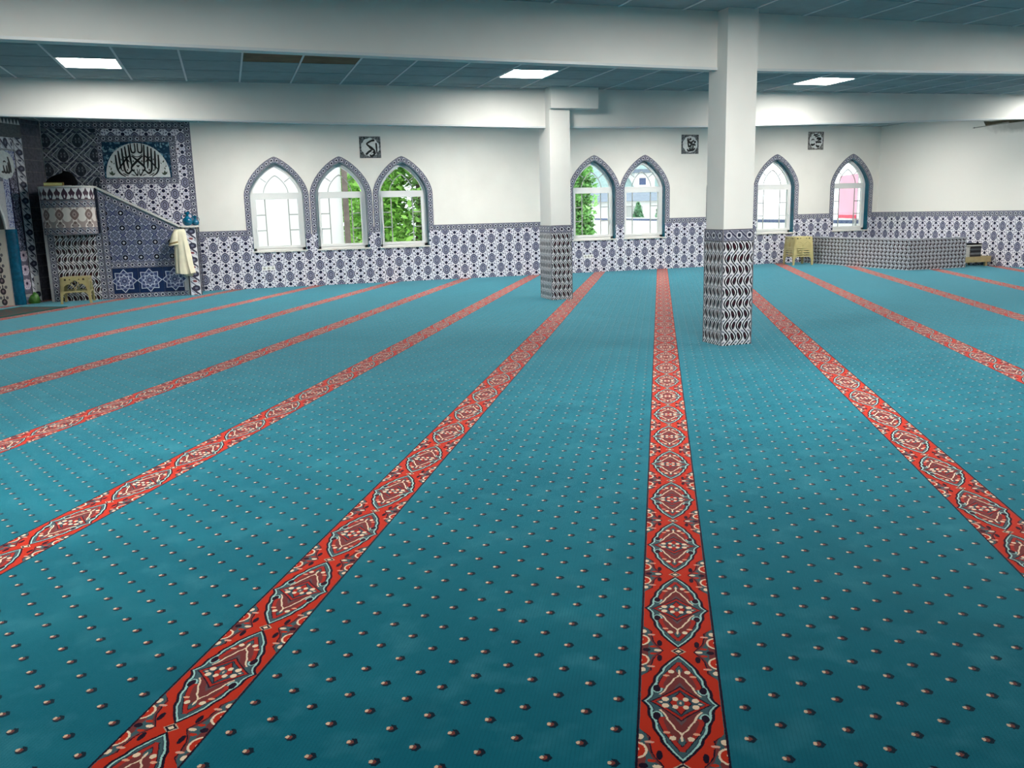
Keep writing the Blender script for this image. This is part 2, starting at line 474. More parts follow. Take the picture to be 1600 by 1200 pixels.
def wave_material(name, U, pu=.0775, pv=.245, gloss=.25, o=(0, 0, 0), uvmap=False):
    mt = new_mat(name, (190, 190, 195), gloss, .5); nt = mt.node_tree
    u, v = coords(nt, (U, (0, 0, 1)), o)
    ph = v / pv
    xx = u / pu + (ph * 2 * PI).sin() * .46
    f = xx.frac() - .5
    p = Paint(nt, (214, 214, 218))
    # leaves either side of the stem
    f0 = (u / pu).frac() - .5
    f2 = (xx + .5).frac() - .5
    a = (ph + .25).frac() - .5; b = (ph + .75).frac() - .5     # a = 0 at phase .25, b = 0 at phase .75
    e2 = ((ph * 2.0).frac() - .5).abs()
    p.lay(ell(f2, e2, .0, .5, .17, .12), (132, 136, 150)); p.lay(ell(f2, e2, .0, .5, .06, .05), (70, 72, 90))
    for ff, bb, sg in ((f0, b, -1.0), (f0, a, 1.0)):
        k_ = ff - sg * .04 - bb * sg * .95
        p.lay(ell(k_, bb, .0, .0, .26, .20), (24, 14, 24)); p.lay(ell(k_, bb, .02, .03, .12, .09), (66, 28, 38))
    p.lay(f.near(0.0, .19), (232, 232, 236)); p.lay(f.near(0.0, .115), (18, 18, 26))
    set_color(mt, p); return mt
def star_material():
    mt = new_mat('minbar_side_tile', (120, 130, 165), .22, .5); nt = mt.node_tree
    u, v = coords(nt, ((1, 0, 0), (0, 0, 1)), (-2.1, 0, .66))
    c = .290
    fx = ((u / c).frac() - .5).abs() * c; fy = ((v / c).frac() - .5).abs() * c
    p = Paint(nt, (100, 108, 130))
    mx = fx.max(fy); mn = fx.min(fy)
    p.lay((mx - mn).abs() < .010, (150, 158, 182)); p.lay(mn < .006, (86, 96, 136)); p.lay((fx + fy).near(.150, .012), (64, 74, 118)); p.lay((fx + fy).near(.176, .006), (206, 212, 228))
    r1 = ((fx - .0725) * (fx - .0725) + (fy - .0725) * (fy - .0725)).sqrt()
    p.lay(r1 < .034, (44, 52, 86)); p.lay(r1 < .022, (196, 202, 222)); p.lay(r1 < .010, (90, 100, 140))
    r0 = (fx * fx + fy * fy).sqrt()
    p.lay(r0 < .062, (150, 158, 184)); p.lay(r0.near(.036, .016), (14, 16, 34)); p.lay(((mx - .034).abs() + mn * .8) < .024, (14, 16, 34)); p.lay(((mx - .030).abs() + (mn - .026).abs()) < .016, (22, 24, 46)); p.lay(r0 < .020, (226, 228, 236))
    r2 = ((.145 - fx) * (.145 - fx) + (.145 - fy) * (.145 - fy)).sqrt()
    p.lay(r2 < .022, (70, 80, 122)); p.lay(r2 < .010, (200, 206, 224))
    set_color(mt, p); return mt
def rumi_material(name, U, V, o, w=.2, per=.30, red=True):
    """scrolling flower border: u along the strip, v across, centred"""
    mt = new_mat(name, (190, 190, 205), .25, .5); nt = mt.node_tree
    u, v = coords(nt, (U, V), o)
    f = ((u / per).frac() - .5) * per
    g = ((u / per + .5).frac() - .5) * per
    p = Paint(nt, (222, 223, 232))
    dg = ((u + v * .9) / per).frac()
    p.lay(dg.near(.25, .09), (74, 74, 92)); p.lay(dg.near(.72, .05), (104, 106, 128)); p.lay(dg.near(.08, .03), (120, 122, 144))
    p.lay(ell(f, v, .0, w * .06, .058, w * .36), (58, 58, 78)); p.lay(ell(f, v, .0, w * .06, .022, w * .14), (110, 112, 134))
    p.lay(ell(g, v + g * .5, .0, -w * .02, .034, w * .32), (214, 214, 222)); p.lay(ell(g, v + g * .5, .0, -w * .02, .020, w * .19), (128, 58, 66) if red else (70, 72, 96))
    p.lay(v.abs() > w * .40, (206, 208, 216)); p.lay(v.abs() > w * .46, (30, 30, 44))
    set_color(mt, p); return mt

M_WALL = speckled('white_plaster', (240, 238, 232), .75, .03, 1.2, .3, .04)
M_BEAM = speckled('beam_paint', (236, 236, 232), .7, .03, 1.5, .3, .04)
M_CEIL = speckled('ceiling_panel', (150, 170, 174), .9, .06, 5.0, .2, .05)
M_BROWN = speckled('stained_ceiling_panel', (128, 106, 84), .9, .15, 4.0, .2)
M_BAR = new_mat('ceiling_grid_bar', (214, 220, 222), .4)
M_GAP = new_mat('dark_slot', (20, 24, 26), .9)
M_GROUT = speckled('grout', (196, 196, 200), .8, .06, 30)
M_PVC = speckled('white_pvc', (242, 243, 242), .28, .02, 2.0)
M_TEAL = speckled('teal_reveal_tile', (10, 92, 116), .22, .18, 9.0)
M_TEAL2 = speckled('teal_glaze', (8, 96, 130), .08, .25, 14.0)
M_MUNT = new_mat('muntin_grey', (176, 178, 176), .35)
M_BLACK = speckled('black_ink_glaze', (10, 10, 12), .3, .1, 40)
M_CARPET = carpet_material()
M_DADO = dado_material('dado_tile', (1, 0, 0))
M_DADO_R = dado_material('dado_tile_right', (0, -1, 0))
M_BAND = band_material('dado_band', (1, 0, 0), (0, 0, 1), .12, (0, 0, 1.14))
M_BAND_R = band_material('dado_band_right', (0, 1, 0), (0, 0, 1), .12, (0, 0, 1.14))
M_BANDUV = band_material('arch_band', None, None, .118)
M_STONE = speckled('white_sill_marble', (232, 230, 224), .3, .05, 8.0)

# ------------------------------------------------------------------ carpet, floor
fl_poly = [(-17.5, -6.0), (XR + .1, -6.0), (XR + .1, YB + .1), (-17.5, YB + .1)]
MB().prism(fl_poly, -.20, -.012).build('floor', M_GROUT, kind='structure')
cp = MB().prism([(-17.3, -5.8), (XR, -5.8), (XR, YB), (-17.3, YB)], -.012, 0.0).build('carpet', M_CARPET)
tag(cp, 'turquoise fitted carpet with red medallion rows and small dots', 'carpet')

# ------------------------------------------------------------------ window wall with pointed openings
WINX = [1.093, 2.477, 3.866, 8.560, 9.915, 12.320, 13.690, 16.045]
HW, HO, ZSP, ZIN, ZOUT, ZSILL = .562, .682, 1.985, 2.670, 2.800, .800
def arch(hw, z0, z1, n=14):
    """right half of a pointed arch from (hw,z0) up to (0,z1)"""
    h = z1 - z0; out = []
    for k in range(n + 1):
        x = math.cos(PI / 2 * k / n); x = min(1.0, x)
        x = 1 - (1 - x) ** .92 if k < n else 0.0
        out.append((hw * x, z0 + h * max(0.0, 1 - x ** 1.3) ** .6))
    return out
A_IN = arch(HW, ZSP, ZIN); A_OUT = arch(HO, ZSP, ZOUT)
def wall_with_openings():
    mb = MB(); y0, y1 = YB, YB + .34; top = 4.2
    def quad(x0, x1, za0, za1, zb0, zb1):        # front and back skins
        mb.poly([(x0, y0, za0), (x1, y0, za1), (x1, y0, zb1), (x0, y0, zb0)])
        mb.poly([(x1, y1, za1), (x0, y1, za0), (x0, y1, zb0), (x1, y1, zb1)])
    last = -4.2
    for cx in WINX:
        quad(last, cx - HW, -.2, -.2, top, top)
        quad(cx - HW, cx + HW, -.2, -.2, ZSILL, ZSILL)
        mb.poly([(cx - HW, y0, ZSILL), (cx + HW, y0, ZSILL), (cx + HW, y1, ZSILL), (cx - HW, y1, ZSILL)])
        prof = [(-x, z) for x, z in A_IN] + [(x, z) for x, z in reversed(A_IN[:-1])]
        for (xa, za), (xb, zb) in zip(prof[:-1], prof[1:]): quad(cx + xa, cx + xb, za, zb, top, top)
        ring = [(-HW, ZSILL)] + prof + [(HW, ZSILL)]
        for (xa, za), (xb, zb) in zip(ring[:-1], ring[1:]):
            mb.poly([(cx + xa, y0, za), (cx + xa, y1, za), (cx + xb, y1, zb), (cx + xb, y0, zb)])
        last = cx + HW
    quad(last, XR + .35, -.2, -.2, top, top)
    mb.poly([(-4.2, y0, top), (XR + .35, y0, top), (XR + .35, y1, top), (-4.2, y1, top)])
    return mb.build('wall_back', M_WALL, kind='structure', fix=True)
wall_back = wall_with_openings()
# right wall: small damp stain below the loose board
M_WALLR = new_mat('right_wall_plaster', (238, 236, 230), .42, .5)
nt = M_WALLR.node_tree; yy, zz = coords(nt, ((0, 1, 0), (0, 0, 1)))
st = noise(nt, 5.0, 4.0)
pp = Paint(nt, (240, 238, 232))
dd = ((yy - 15.55) * (yy - 15.55) / (.8 * .8) + (zz - 3.12) * (zz - 3.12) / (.16 * .16)).sqrt() + (st - .5) * .9
pp.lay((1.15 - dd).op('MULTIPLY', 1.4, clamp=True), (150, 152, 146), .75); set_color(M_WALLR, pp)
wall_right = MB().box((XR, -6, -.2), (XR + .3, YB + .34, 4.2)).build('wall_right', M_WALLR, kind='structure')
# qibla wall, parallel with the carpet rows, and the wall behind the camera
QC = Vector((-3.36, YB, 0)); QD = Vector((SV[0], SV[1], 0)); QN = Vector((SV[1], -SV[0], 0))
mbq = MB()
def qpiece(d0, d1, z0, z1):
    a = QC + QD * d0; b = QC + QD * d1
    mbq.prism([(a.x, a.y), (a.x - QN.x * .3, a.y - QN.y * .3), (b.x - QN.x * .3, b.y - QN.y * .3), (b.x, b.y)][::-1], z0, z1)
qpiece(-29.0, -2.96, -.2, 4.2); qpiece(-1.43, .4, -.2, 4.2); qpiece(-2.96, -1.43, 2.70, 4.2)
wall_left = mbq.build('wall_left', M_WALL, kind='structure', fix=True)
MB().box((-17.6, -6.3, -.2), (XR + .3, -6.0, 4.2)).build('wall_front', M_WALL, kind='structure')

# dado tiles on the window wall
FB = frame((0, YB, 0), (1, 0, 0), (0, 0, 1))
for c in range(3):                                   # frame() gives n = u x v = -Y: into the room
    pass
regs = []
edges = [-.55] + [e for cx in WINX for e in (cx - HW, cx + HW)] + [XR - .008]
regs.append([(-.55, 0), (XR - .008, 0), (XR - .008, ZSILL - .03), (-.55, ZSILL - .03)])
for a, b in zip(edges[0::2], edges[1::2]):
    if b > a + .02: regs.append([(a, ZSILL - .03), (b, ZSILL - .03), (b, 1.14), (a, 1.14)])
tiles(wall_back, FB, regs, .222, .228, M_DADO, u0=.591 - .111 - 20 * .222, v0=0.0, limit=292,
      key=lambda w: w.x + w.z * .01, stuff=lambda w: (w.x > 14.6 and w.z < .62) or 11.3 < w.x < 12.6)
bregs = []
bed = [-.55] + [e for cx in WINX for e in (cx - HO, cx + HO)] + [XR - .008]
for a, b in zip(bed[0::2], bed[1::2]):
    if b > a + .02: bregs.append([(a, 1.14), (b, 1.14), (b, 1.26), (a, 1.26)])
tiles(wall_back, FB, bregs, .254, .12, M_BAND, thick=.011, name='border_tile', v0=1.14)
# right wall dado: U runs towards the camera so that u x v points into the room
FR = frame((XR, 0, 0), (0, -1, 0), (0, 0, 1))
tiles(wall_right, FR, [[(-YB + .008, 0), (5.9, 0), (5.9, 1.14), (-YB + .008, 1.14)]], .222, .228, M_DADO_R, u0=-19.75 - .111,
      limit=200, stuff=lambda w: w.y < 14.2 or (w.y > 16.3 and w.z < .5))
tiles(wall_right, FR, [[(-YB + .012, 1.14), (5.9, 1.14), (5.9, 1.26), (-YB + .012, 1.26)]], .254, .12, M_BAND_R, thick=.011, name='border_tile', v0=1.14,
      stuff=lambda w: w.y < 14.2)

# ------------------------------------------------------------------ windows
M_GLASS = bpy.data.materials.new('window_glass'); M_GLASS.use_nodes = True
nt = M_GLASS.node_tree; nt.nodes.clear()
og = nt.nodes.new('ShaderNodeOutputMaterial'); mx = nt.nodes.new('ShaderNodeMixShader'); tr = nt.nodes.new('ShaderNodeBsdfTransparent'); gl = nt.nodes.new('ShaderNodeBsdfGlossy')
fr = nt.nodes.new('ShaderNodeFresnel'); fr.inputs[0].default_value = 1.45; gl.inputs['Roughness'].default_value = 0.02; tr.inputs[0].default_value = (.97, .99, .98, 1)
nt.links.new(fr.outputs[0], mx.inputs[0]); nt.links.new(tr.outputs[0], mx.inputs[1]); nt.links.new(gl.outputs[0], mx.inputs[2]); nt.links.new(mx.outputs[0], og.inputs[0])

def ring_strip(mb, outer, inner, d0, d1, FM):
    """band between two open polylines of equal count, pushed d0..d1"""
    n = len(outer); b = len(mb.v)
    for (o, i) in zip(outer, inner):
        for q, d in ((o, d1), (i, d1), (i, d0), (o, d0)): mb.v.append(tuple(FM @ Vector((q[0], q[1], d))))
    for k in range(n - 1):
        a = b + 4 * k; c = a + 4
        for e in range(4):
            g = (e + 1) % 4; mb.f.append((a + e, c + e, c + g, a + g))
    mb.f.append((b, b + 1, b + 2, b + 3)); e = b + 4 * (n - 1); mb.f.append((e + 3, e + 2, e + 1, e))
def full(a): return [(-x, z) for x, z in a] + [(x, z) for x, z in reversed(a[:-1])]

ARC_CACHE = {}
def arch_tiles(win, FM, cx, zl, zr):
    """the tiled border round one opening: short pieces along legs and arch, each a tile"""
    n = 40
    oL = arch(HO, ZSP, ZOUT, n); iL = arch(HW + .004, ZSP, ZIN + .004, n)
    # path along the right half from the foot up to the apex
    out = [(HO, ZSP)]; inn = [(HW + .004, ZSP)]
    Ltot = [0]
    po = [(HO, zr)] + oL; pi = [(HW + .004, zr)] + iL
    for side in (1, -1):
        z0 = zr if side > 0 else zl
        po = [(HO, z0)] + oL; pi = [(HW + .004, z0)] + iL
        s = [0.0]
        for k in range(1, len(po)):
            s.append(s[-1] + math.hypot((po[k][0] + pi[k][0] - po[k - 1][0] - pi[k - 1][0]) / 2, (po[k][1] + pi[k][1] - po[k - 1][1] - pi[k - 1][1]) / 2))
        tot = s[-1]; cnt = max(3, round(tot / .127)); step = tot / cnt
        def at(path, q):
            for k in range(1, len(path)):
                if q <= s[k] + 1e-9:
                    f = (q - s[k - 1]) / (s[k] - s[k - 1]); return (path[k - 1][0] + (path[k][0] - path[k - 1][0]) * f, path[k - 1][1] + (path[k][1] - path[k - 1][1]) * f)
            return path[-1]
        for c in range(cnt):
            qs = [c * step + .0008, (c + .5) * step, (c + 1) * step - .0008]
            o3 = [at(po, q) for q in qs]; i3 = [at(pi, q) for q in qs]
            mb = MB(); uvs = []
            pts = o3 + i3[::-1]; uvp = [(q, 0.0) for q in qs] + [(q, .118) for q in qs[::-1]]
            if side > 0: pts2 = pts; uu = uvp
            else: pts2 = [(-x, z) for x, z in pts][::-1]; uu = uvp[::-1]
            b = len(pts2)
            for (x, z) in pts2: mb.v.append((x, z, .012))
            for (x, z) in pts2: mb.v.append((x, z, -.002))
            mb.f.append(tuple(range(b))); mb.f.append(tuple(reversed(range(b, 2 * b))))
            for k in range(b): l = (k + 1) % b; mb.f.append((k, k + b, l + b, l))
            me = mb.mesh('border_tile', M_BANDUV)
            ul = me.uv_layers.new(name='UVMap')
            for lp in me.loops: ul.data[lp.index].uv = (uu[lp.vertex_index % b][0] * .127 / step, uu[lp.vertex_index % b][1])
            link('border_tile', me, win, FM)

WLABEL = ['first arched window from the tiled pulpit, all white outside', 'arched window with a grey post and green leaves outside', 'arched window full of bright green foliage',
          'arched window just right of the far slim column, tree at its left', 'arched window with a conifer and a dormer roof outside', 'arched window hidden behind the near tiled column',
          'arched window above the stacked stools, blue band outside', 'arched window in the far right corner with a pink hoarding outside']
for wi, cx in enumerate(WINX):
    FM = frame((cx, YB, 0), (1, 0, 0), (0, 0, 1))
    win = thing('window_%d' % (wi + 1), WLABEL[wi], 'window', (cx, YB, ZSILL)); win['kind'] = 'structure'
    zb = 1.14
    arch_tiles(win, FM, cx, 1.14, 1.14)
    # reveal lining (teal tile): thin skin along the opening
    o = [(-HW, ZSILL)] + full(A_IN) + [(HW, ZSILL)]
    i_ = [(-(HW - .008), ZSILL)] + full(arch(HW - .008, ZSP, ZIN - .010)) + [(HW - .008, ZSILL)]
    mb = MB(); ring_strip(mb, o, i_, -.16, -.001, FM); mb.build('reveal', M_TEAL, win, fix=True)
    # frame: outer profile with arch, at depth
    D0, D1 = -.215, -.145
    fo = HW - .009; fw = .062
    o = [(-fo, ZSILL + .0)] + full(arch(fo, ZSP, ZIN - .012)) + [(fo, ZSILL)]
    i_ = [(-(fo - fw), ZSILL)] + full(arch(fo - fw, ZSP, ZIN - .012 - fw * 1.25)) + [(fo - fw, ZSILL)]
    mb = MB(); ring_strip(mb, o, i_, D0, D1, FM)
    mb.box((-fo, ZSILL, D0), (fo, ZSILL + .055, D1), FM)
    mb.build('frame', M_PVC, win, fix=False)
    MB().box((-(fo - fw), 1.955, D0 + .005), (fo - fw, 2.045, D1 + .004), FM).build('transom', M_PVC, win)
    # casement sash
    so = fo - fw + .004; sw = .052; zs0, zs1 = ZSILL + .052, 1.957
    sash = MB()
    for lo, hi in (((-so, zs0, D0 + .01), (-so + sw, zs1, D1 + .016)), ((so - sw, zs0, D0 + .01), (so, zs1, D1 + .016)),
                   ((-so + sw, zs0, D0 + .01), (so - sw, zs0 + sw, D1 + .016)), ((-so + sw, zs1 - sw, D0 + .01), (so - sw, zs1, D1 + .016))): sash.box(lo, hi, FM)
    sash = sash.build('sash', M_PVC, win)
    gx = so - sw; g0, g1 = zs0 + sw, zs1 - sw; PD = -.19
    # glazing bars lie in the pane
    xb = gx * .56
    for sx in (-1, 1):
        MB().box((sx * xb - .011, g0, PD - .006), (sx * xb + .011, g1, PD + .006), FM).build('glazing_bar', M_MUNT, sash)
        for q in (1 / 3, 2 / 3):
            z = g0 + (g1 - g0) * q
            MB().box((min(sx * xb, sx * gx), z - .011, PD - .005), (max(sx * xb, sx * gx), z + .011, PD + .005), FM).build('glazing_bar', M_MUNT, sash)
    MB().box((-gx, g0, PD - .002), (gx, g1, PD + .002), FM).build('pane', M_GLASS, sash)
    # fanlight
    ai = arch(fo - fw, ZSP + .06, ZIN - .012 - fw * 1.25, 10); ai = [(x, z) for x, z in ai]
    fan = [(-x, z) for x, z in ai] + [(x, z) for x, z in reversed(ai[:-1])]
    MB().prism(fan[::-1], PD - .002, PD + .002, FM).build('pane', M_GLASS, win)
    sm = full(arch(.27, 2.04, 2.42, 10)); smi = full(arch(.252, 2.04, 2.395, 10))
    mb = MB(); ring_strip(mb, sm, smi, PD - .006, PD + .006, FM); mb.build('glazing_bar', M_MUNT, win)
    for sx in (-1, 1):
        a = Vector((sx * .19, 2.27, 0)); b = Vector((sx * .335, 2.375, 0)); d = (b - a).normalized(); nn = Vector((-d.y, d.x, 0)) * .009
        q = [a - nn, b - nn, b + nn, a + nn]
        if area([(p.x, p.y) for p in q]) < 0: q = q[::-1]
        MB().prism([(p.x, p.y) for p in q], PD - .005, PD + .005, FM).build('glazing_bar', M_MUNT, win)
    hs = -1 if wi < 3 else 1
    hx = hs * (so - sw / 2)
    hm = MB(); hm.box((hx - .016, 1.24, D1 + .016), (hx + .016, 1.32, D1 + .026), FM)
    hm.tube([(hx, 1.28, D1 + .02), (hx, 1.28, D1 + .052), (hx, 1.25, D1 + .056), (hx, 1.16, D1 + .052)], [.010, .010, .011, .008], 8, FM); hm.build('handle', M_PVC, sash, smooth=True)
    MB().prism([(-HW - .02, ZSILL - .028), (HW + .02, ZSILL - .028), (HW + .02, ZSILL + .002), (-HW - .02, ZSILL + .002)], -.14, .035, FM, .004).build('sill', M_STONE, win)

# ------------------------------------------------------------------ ceiling
ceil = MB().box((-17.6, -6.3, 3.62), (XR + .3, YB + .34, 3.80)).build('ceiling', M_CEIL, kind='structure')
def ceiling_bay(x0, x1, y0, y1, gx, gy, ox, oy, holes, brown=(), tile_from=(-1e9, 1e9)):
    """panels hung in a grid: one object a panel, bars between them"""
    full_me = None
    xs = [ox + gx * k for k in range(math.floor((x0 - ox) / gx) - 1, math.ceil((x1 - ox) / gx) + 1)]
    ys = [oy + gy * k for k in range(math.floor((y0 - oy) / gy) - 1, math.ceil((y1 - oy) / gy) + 1)]
    rest = MB()
    for a in xs:
        for b in ys:
            lo = (max(a + .009, x0), max(b + .009, y0)); hi = (min(a + gx - .009, x1), min(b + gy - .009, y1))
            if hi[0] - lo[0] < .05 or hi[1] - lo[1] < .03: continue
            c = ((lo[0] + hi[0]) / 2, (lo[1] + hi[1]) / 2)
            if any(abs(c[0] - h[0]) < gx * .45 and abs(c[1] - h[1]) < gy * .45 for h in holes): continue
            mt = M_BROWN if any(abs(c[0] - h[0]) < gx * .45 and abs(c[1] - h[1]) < gy * .45 for h in brown) else M_CEIL
            inside = tile_from[0] < c[0] < tile_from[1]
            pts = [(lo[0] - c[0], lo[1] - c[1]), (lo[0] - c[0], hi[1] - c[1]), (hi[0] - c[0], hi[1] - c[1]), (hi[0] - c[0], lo[1] - c[1])]
            Mx = Matrix.Translation((c[0], c[1], ZC)) @ Matrix.Rotation(PI, 4, 'X')
            p2 = [(p[0], -p[1]) for p in pts]
            if area(p2) < 0: p2 = p2[::-1]
            if not inside: rest.prism(p2, -.02, -.003, Mx, .004); continue
            o = MB().prism(p2, -.02, -.003, None, .004).build('ceiling_panel', mt, ceil, Mx)
            if mt is M_BROWN: o['label'] = 'brown stained ceiling panel'
    if rest.f: rest.build('ceiling_panel_field', M_CEIL, ceil, kind='stuff')
    for a in xs:
        if x0 < a < x1: MB().box((a - .012, y0, ZC - .004), (a + .012, y1, ZC + .02)).build('grid_bar', M_BAR, ceil)
    for b in ys:
        if y0 < b < y1: MB().box((x0, b - .009, ZC - .001), (x1, b + .009, ZC + .019)).build('grid_bar', M_CEIL, ceil)
GX, GY = .739, .77
LX = [-1.85 + GX * k + GX / 2 for k in (0, 8, 15)] + [-1.85 + GX * 23 + GX / 2, -1.85 - GX * 8 + GX / 2]
ROWS = [(12.35 + GY / 2), (12.35 + GY * 6 + GY / 2), (12.35 - GY * 9.0 + GY / 2)]
holes_mid = [(x, ROWS[0]) for x in LX]; holes_rear = [(-1.85 + GX * (k + .5), ROWS[1]) for k in (3, 9, 15, 21)]; LXF = [4.655 + .725 * (k + .5) for k in (-9, -1, 6, 13, -17)]; holes_front = [(x, ROWS[2]) for x in LXF]
B1F, B1B = 8.50, 8.70; B2F, B2B = 14.22, 14.46
ceiling_bay(-13.0, XR, B1B, B2F, GX, GY, -1.85, 12.35, holes_mid, [(.365 + GX / 2 , 11.58 + GY / 2), (.365 + GX * 1.5, 11.58 + GY / 2)], (-6, 15))
ceiling_bay(-7.0, XR, B2B, YB, GX, GY, -1.85, 12.35, holes_rear, (), (1e9, 1e9))
ceiling_bay(-14.0, XR, -5.9, B1F, .725, GY, 4.655, 12.35, holes_front, (), (3.0, 11))

# ------------------------------------------------------------------ ceiling lamps
M_EMIT = bpy.data.materials.new('lit_diffuser'); M_EMIT.use_nodes = True
nt = M_EMIT.node_tree; nt.nodes.clear(); oo = nt.nodes.new('ShaderNodeOutputMaterial'); em = nt.nodes.new('ShaderNodeEmission')
em.inputs[0].default_value = (1.0, .965, .90, 1); em.inputs[1].default_value = LAMP; nt.links.new(em.outputs[0], oo.inputs[0])
M_EMIT2 = M_EMIT.copy(); M_EMIT2.name = 'lit_diffuser_middle_bay'
[n for n in M_EMIT2.node_tree.nodes if n.type == 'EMISSION'][0].inputs[1].default_value = LAMP * .50
M_LFRAME = new_mat('lamp_rim', (235, 236, 236), .3)
M_EMIT3 = M_EMIT.copy(); M_EMIT3.name = 'lit_diffuser_window_bay'
[n for n in M_EMIT3.node_tree.nodes if n.type == 'EMISSION'][0].inputs[1].default_value = LAMP * .84
def lamp(x, y, label, group=None, gx=GX, em_=None):
    t = thing('ceiling_lamp', label, 'lamp', (x, y, ZC), 0, group)
    hx, hy = GX / 2 - .014, GY / 2 - .012
    mb = MB()
    for lo, hi in (((-hx, -hy, -.006), (hx, -hy + .022, .03)), ((-hx, hy - .022, -.006), (hx, hy, .03)), ((-hx, -hy + .022, -.006), (-hx + .022, hy - .022, .03)), ((hx - .022, -hy + .022, -.006), (hx, hy - .022, .03))): mb.box(lo, hi, T(x, y, ZC))
    mb.box((-hx, -hy, .03), (hx, hy, .045), T(x, y, ZC))
    mb.build('rim', M_LFRAME, t)
    MB().box((-hx + .023, -hy + .023, .004), (hx - .023, hy - .023, .012), T(x, y, ZC)).build('diffuser', em_ or M_EMIT, t)
NAMES = ['glowing square ceiling panel lamp above the tiled pulpit corner', 'glowing square ceiling panel lamp left of the far slim column head', 'glowing square ceiling panel lamp right of the near column',
         'glowing square ceiling panel lamp nearest the right wall, middle bay', 'glowing square ceiling panel lamp at the left end, middle bay']
for (x, y), nm in zip(holes_mid, NAMES): lamp(x, y, nm, em_=M_EMIT2)
ORD = ['first', 'second', 'third', 'fourth', 'fifth']
for k, (x, y) in enumerate(sorted(holes_rear)): lamp(x, y, 'square ceiling panel lamp hidden behind the far beam, ' + ORD[k] + ' from the pulpit', 'lamps behind the far beam', em_=M_EMIT3)
for k, (x, y) in enumerate(sorted(holes_front)): lamp(x, y, 'square ceiling panel lamp in the bay before the near beam, ' + ORD[k] + ' from the left', 'lamps before the near beam')

# ------------------------------------------------------------------ beams and columns
def beam(name, yf, yb, zs, label):
    """zs: (x, underside z) along the beam"""
    mb = MB(); n = len(zs)
    zs = [(q + (0,))[:3] for q in zs]      # (x, underside z, set forward by)
    prof = [[(x, yf - d, z), (x, yf - d, 3.62), (x, yb - d, 3.62), (x, yb - d, z)] for x, z, d in zs]
    mb.loft(prof); o = mb.build(name, M_BEAM, fix=True); tag(o, label, None, None, 'structure')
    b = MB(); b.loft([[(x, yf - d - .012, z - .012), (x, yf - d - .012, z + .014), (x, yf - d + .03, z + .014), (x, yf - d + .03, z - .012)] for x, z, d in zs])
    b.build('corner_bead', M_BAR, o, fix=True)
    return o
beam('ceiling_beam', B1F, B1B, [(-14, 3.08), (-1.7, 3.018), (2.0, 2.962), (5.25, 2.928), (9.3, 2.985), (XR - .001, 3.02)], 'near white ceiling beam crossing the whole room')
beam('ceiling_beam', B2F, B2B, [(-7, 3.03, .2), (-2.9, 2.997, .12), (1.5, 2.93, .05), (5.2, 2.885, 0), (8.4, 2.905, .12), (15.6, 3.068, .50), (XR - .001, 3.10, .57)], 'far white ceiling beam in front of the window wall')

def column(x0, x1, y0, y1, ztile, label, name='column'):
    cx, cy = (x0 + x1) / 2, (y0 + y1) / 2
    t = thing(name, label, 'column', (cx, cy, 0))
    MB().prism([(x0, y0), (x1, y0), (x1, y1), (x0, y1)], -.02, 3.615, None, .0).build('shaft', M_BEAM, t)
    MB().box((x0 - .004, y0 - .004, 0), (x1 + .004, y1 + .004, ztile - .002)).build('mortar_bed', M_GROUT, t)
    e = .004
    faces = [((x0 - e, y0 - e, 0), (1, 0, 0), x1 - x0 + 2 * e), ((x1 + e, y0 - e, 0), (0, 1, 0), y1 - y0 + 2 * e), ((x1 + e, y1 + e, 0), (-1, 0, 0), x1 - x0 + 2 * e), ((x0 - e, y1 + e, 0), (0, -1, 0), y1 - y0 + 2 * e)]
    for o, u, L in faces:
        FM = frame(o, u, (0, 0, 1)); zt = ztile - .13
        pu = L / 4.7
        mt = wave_material('column_tile', u, .0800, .245, .25, (o[0] + u[0] * .02, o[1] + u[1] * .02, zt))
        tiles(t, FM, [[(.003, 0), (L - .003, 0), (L - .003, zt), (.003, zt)]], L / 2, .245, mt, v0=zt - 5 * .245)
        mb_ = band_material('column_band', u, (0, 0, 1), .125, (o[0], o[1], zt + .003))
        tiles(t, FM, [[(.003, zt + .003), (L - .003, zt + .003), (L - .003, ztile), (.003, ztile)]], L / 2, .2, mb_, thick=.011, name='border_tile', v0=zt)
    # edge strips
    for (x, y) in ((x0, y0), (x1, y0), (x1, y1), (x0, y1)):
        sx = -1 if x == x0 else 1; sy = -1 if y == y0 else 1
        MB().box((x + sx * .004 - .006 + sx * .004, y + sy * .004 - .006 + sy * .004, 0), (x + sx * .008 + .006, y + sy * .008 + .006, ztile)).build('edge_strip', M_EDGE, t)
    return t
M_EDGE = speckled('grey_edge_strip', (120, 120, 128), .35, .1, 20)
colR = column(5.07, 5.43, 8.30, 8.66, 1.262, 'near square white column with a wave pattern tile base')
colL = column(5.235, 5.595, 14.02, 14.55, 1.262, 'far slim white column with a tiled base before the window wall')
MB().prism([(5.235, 13.93), (6.08, 13.93), (6.08, 14.215), (5.60, 14.215), (5.60, 14.018), (5.235, 14.018)], 3.165, 3.5).build('bracket', M_BEAM, colL)

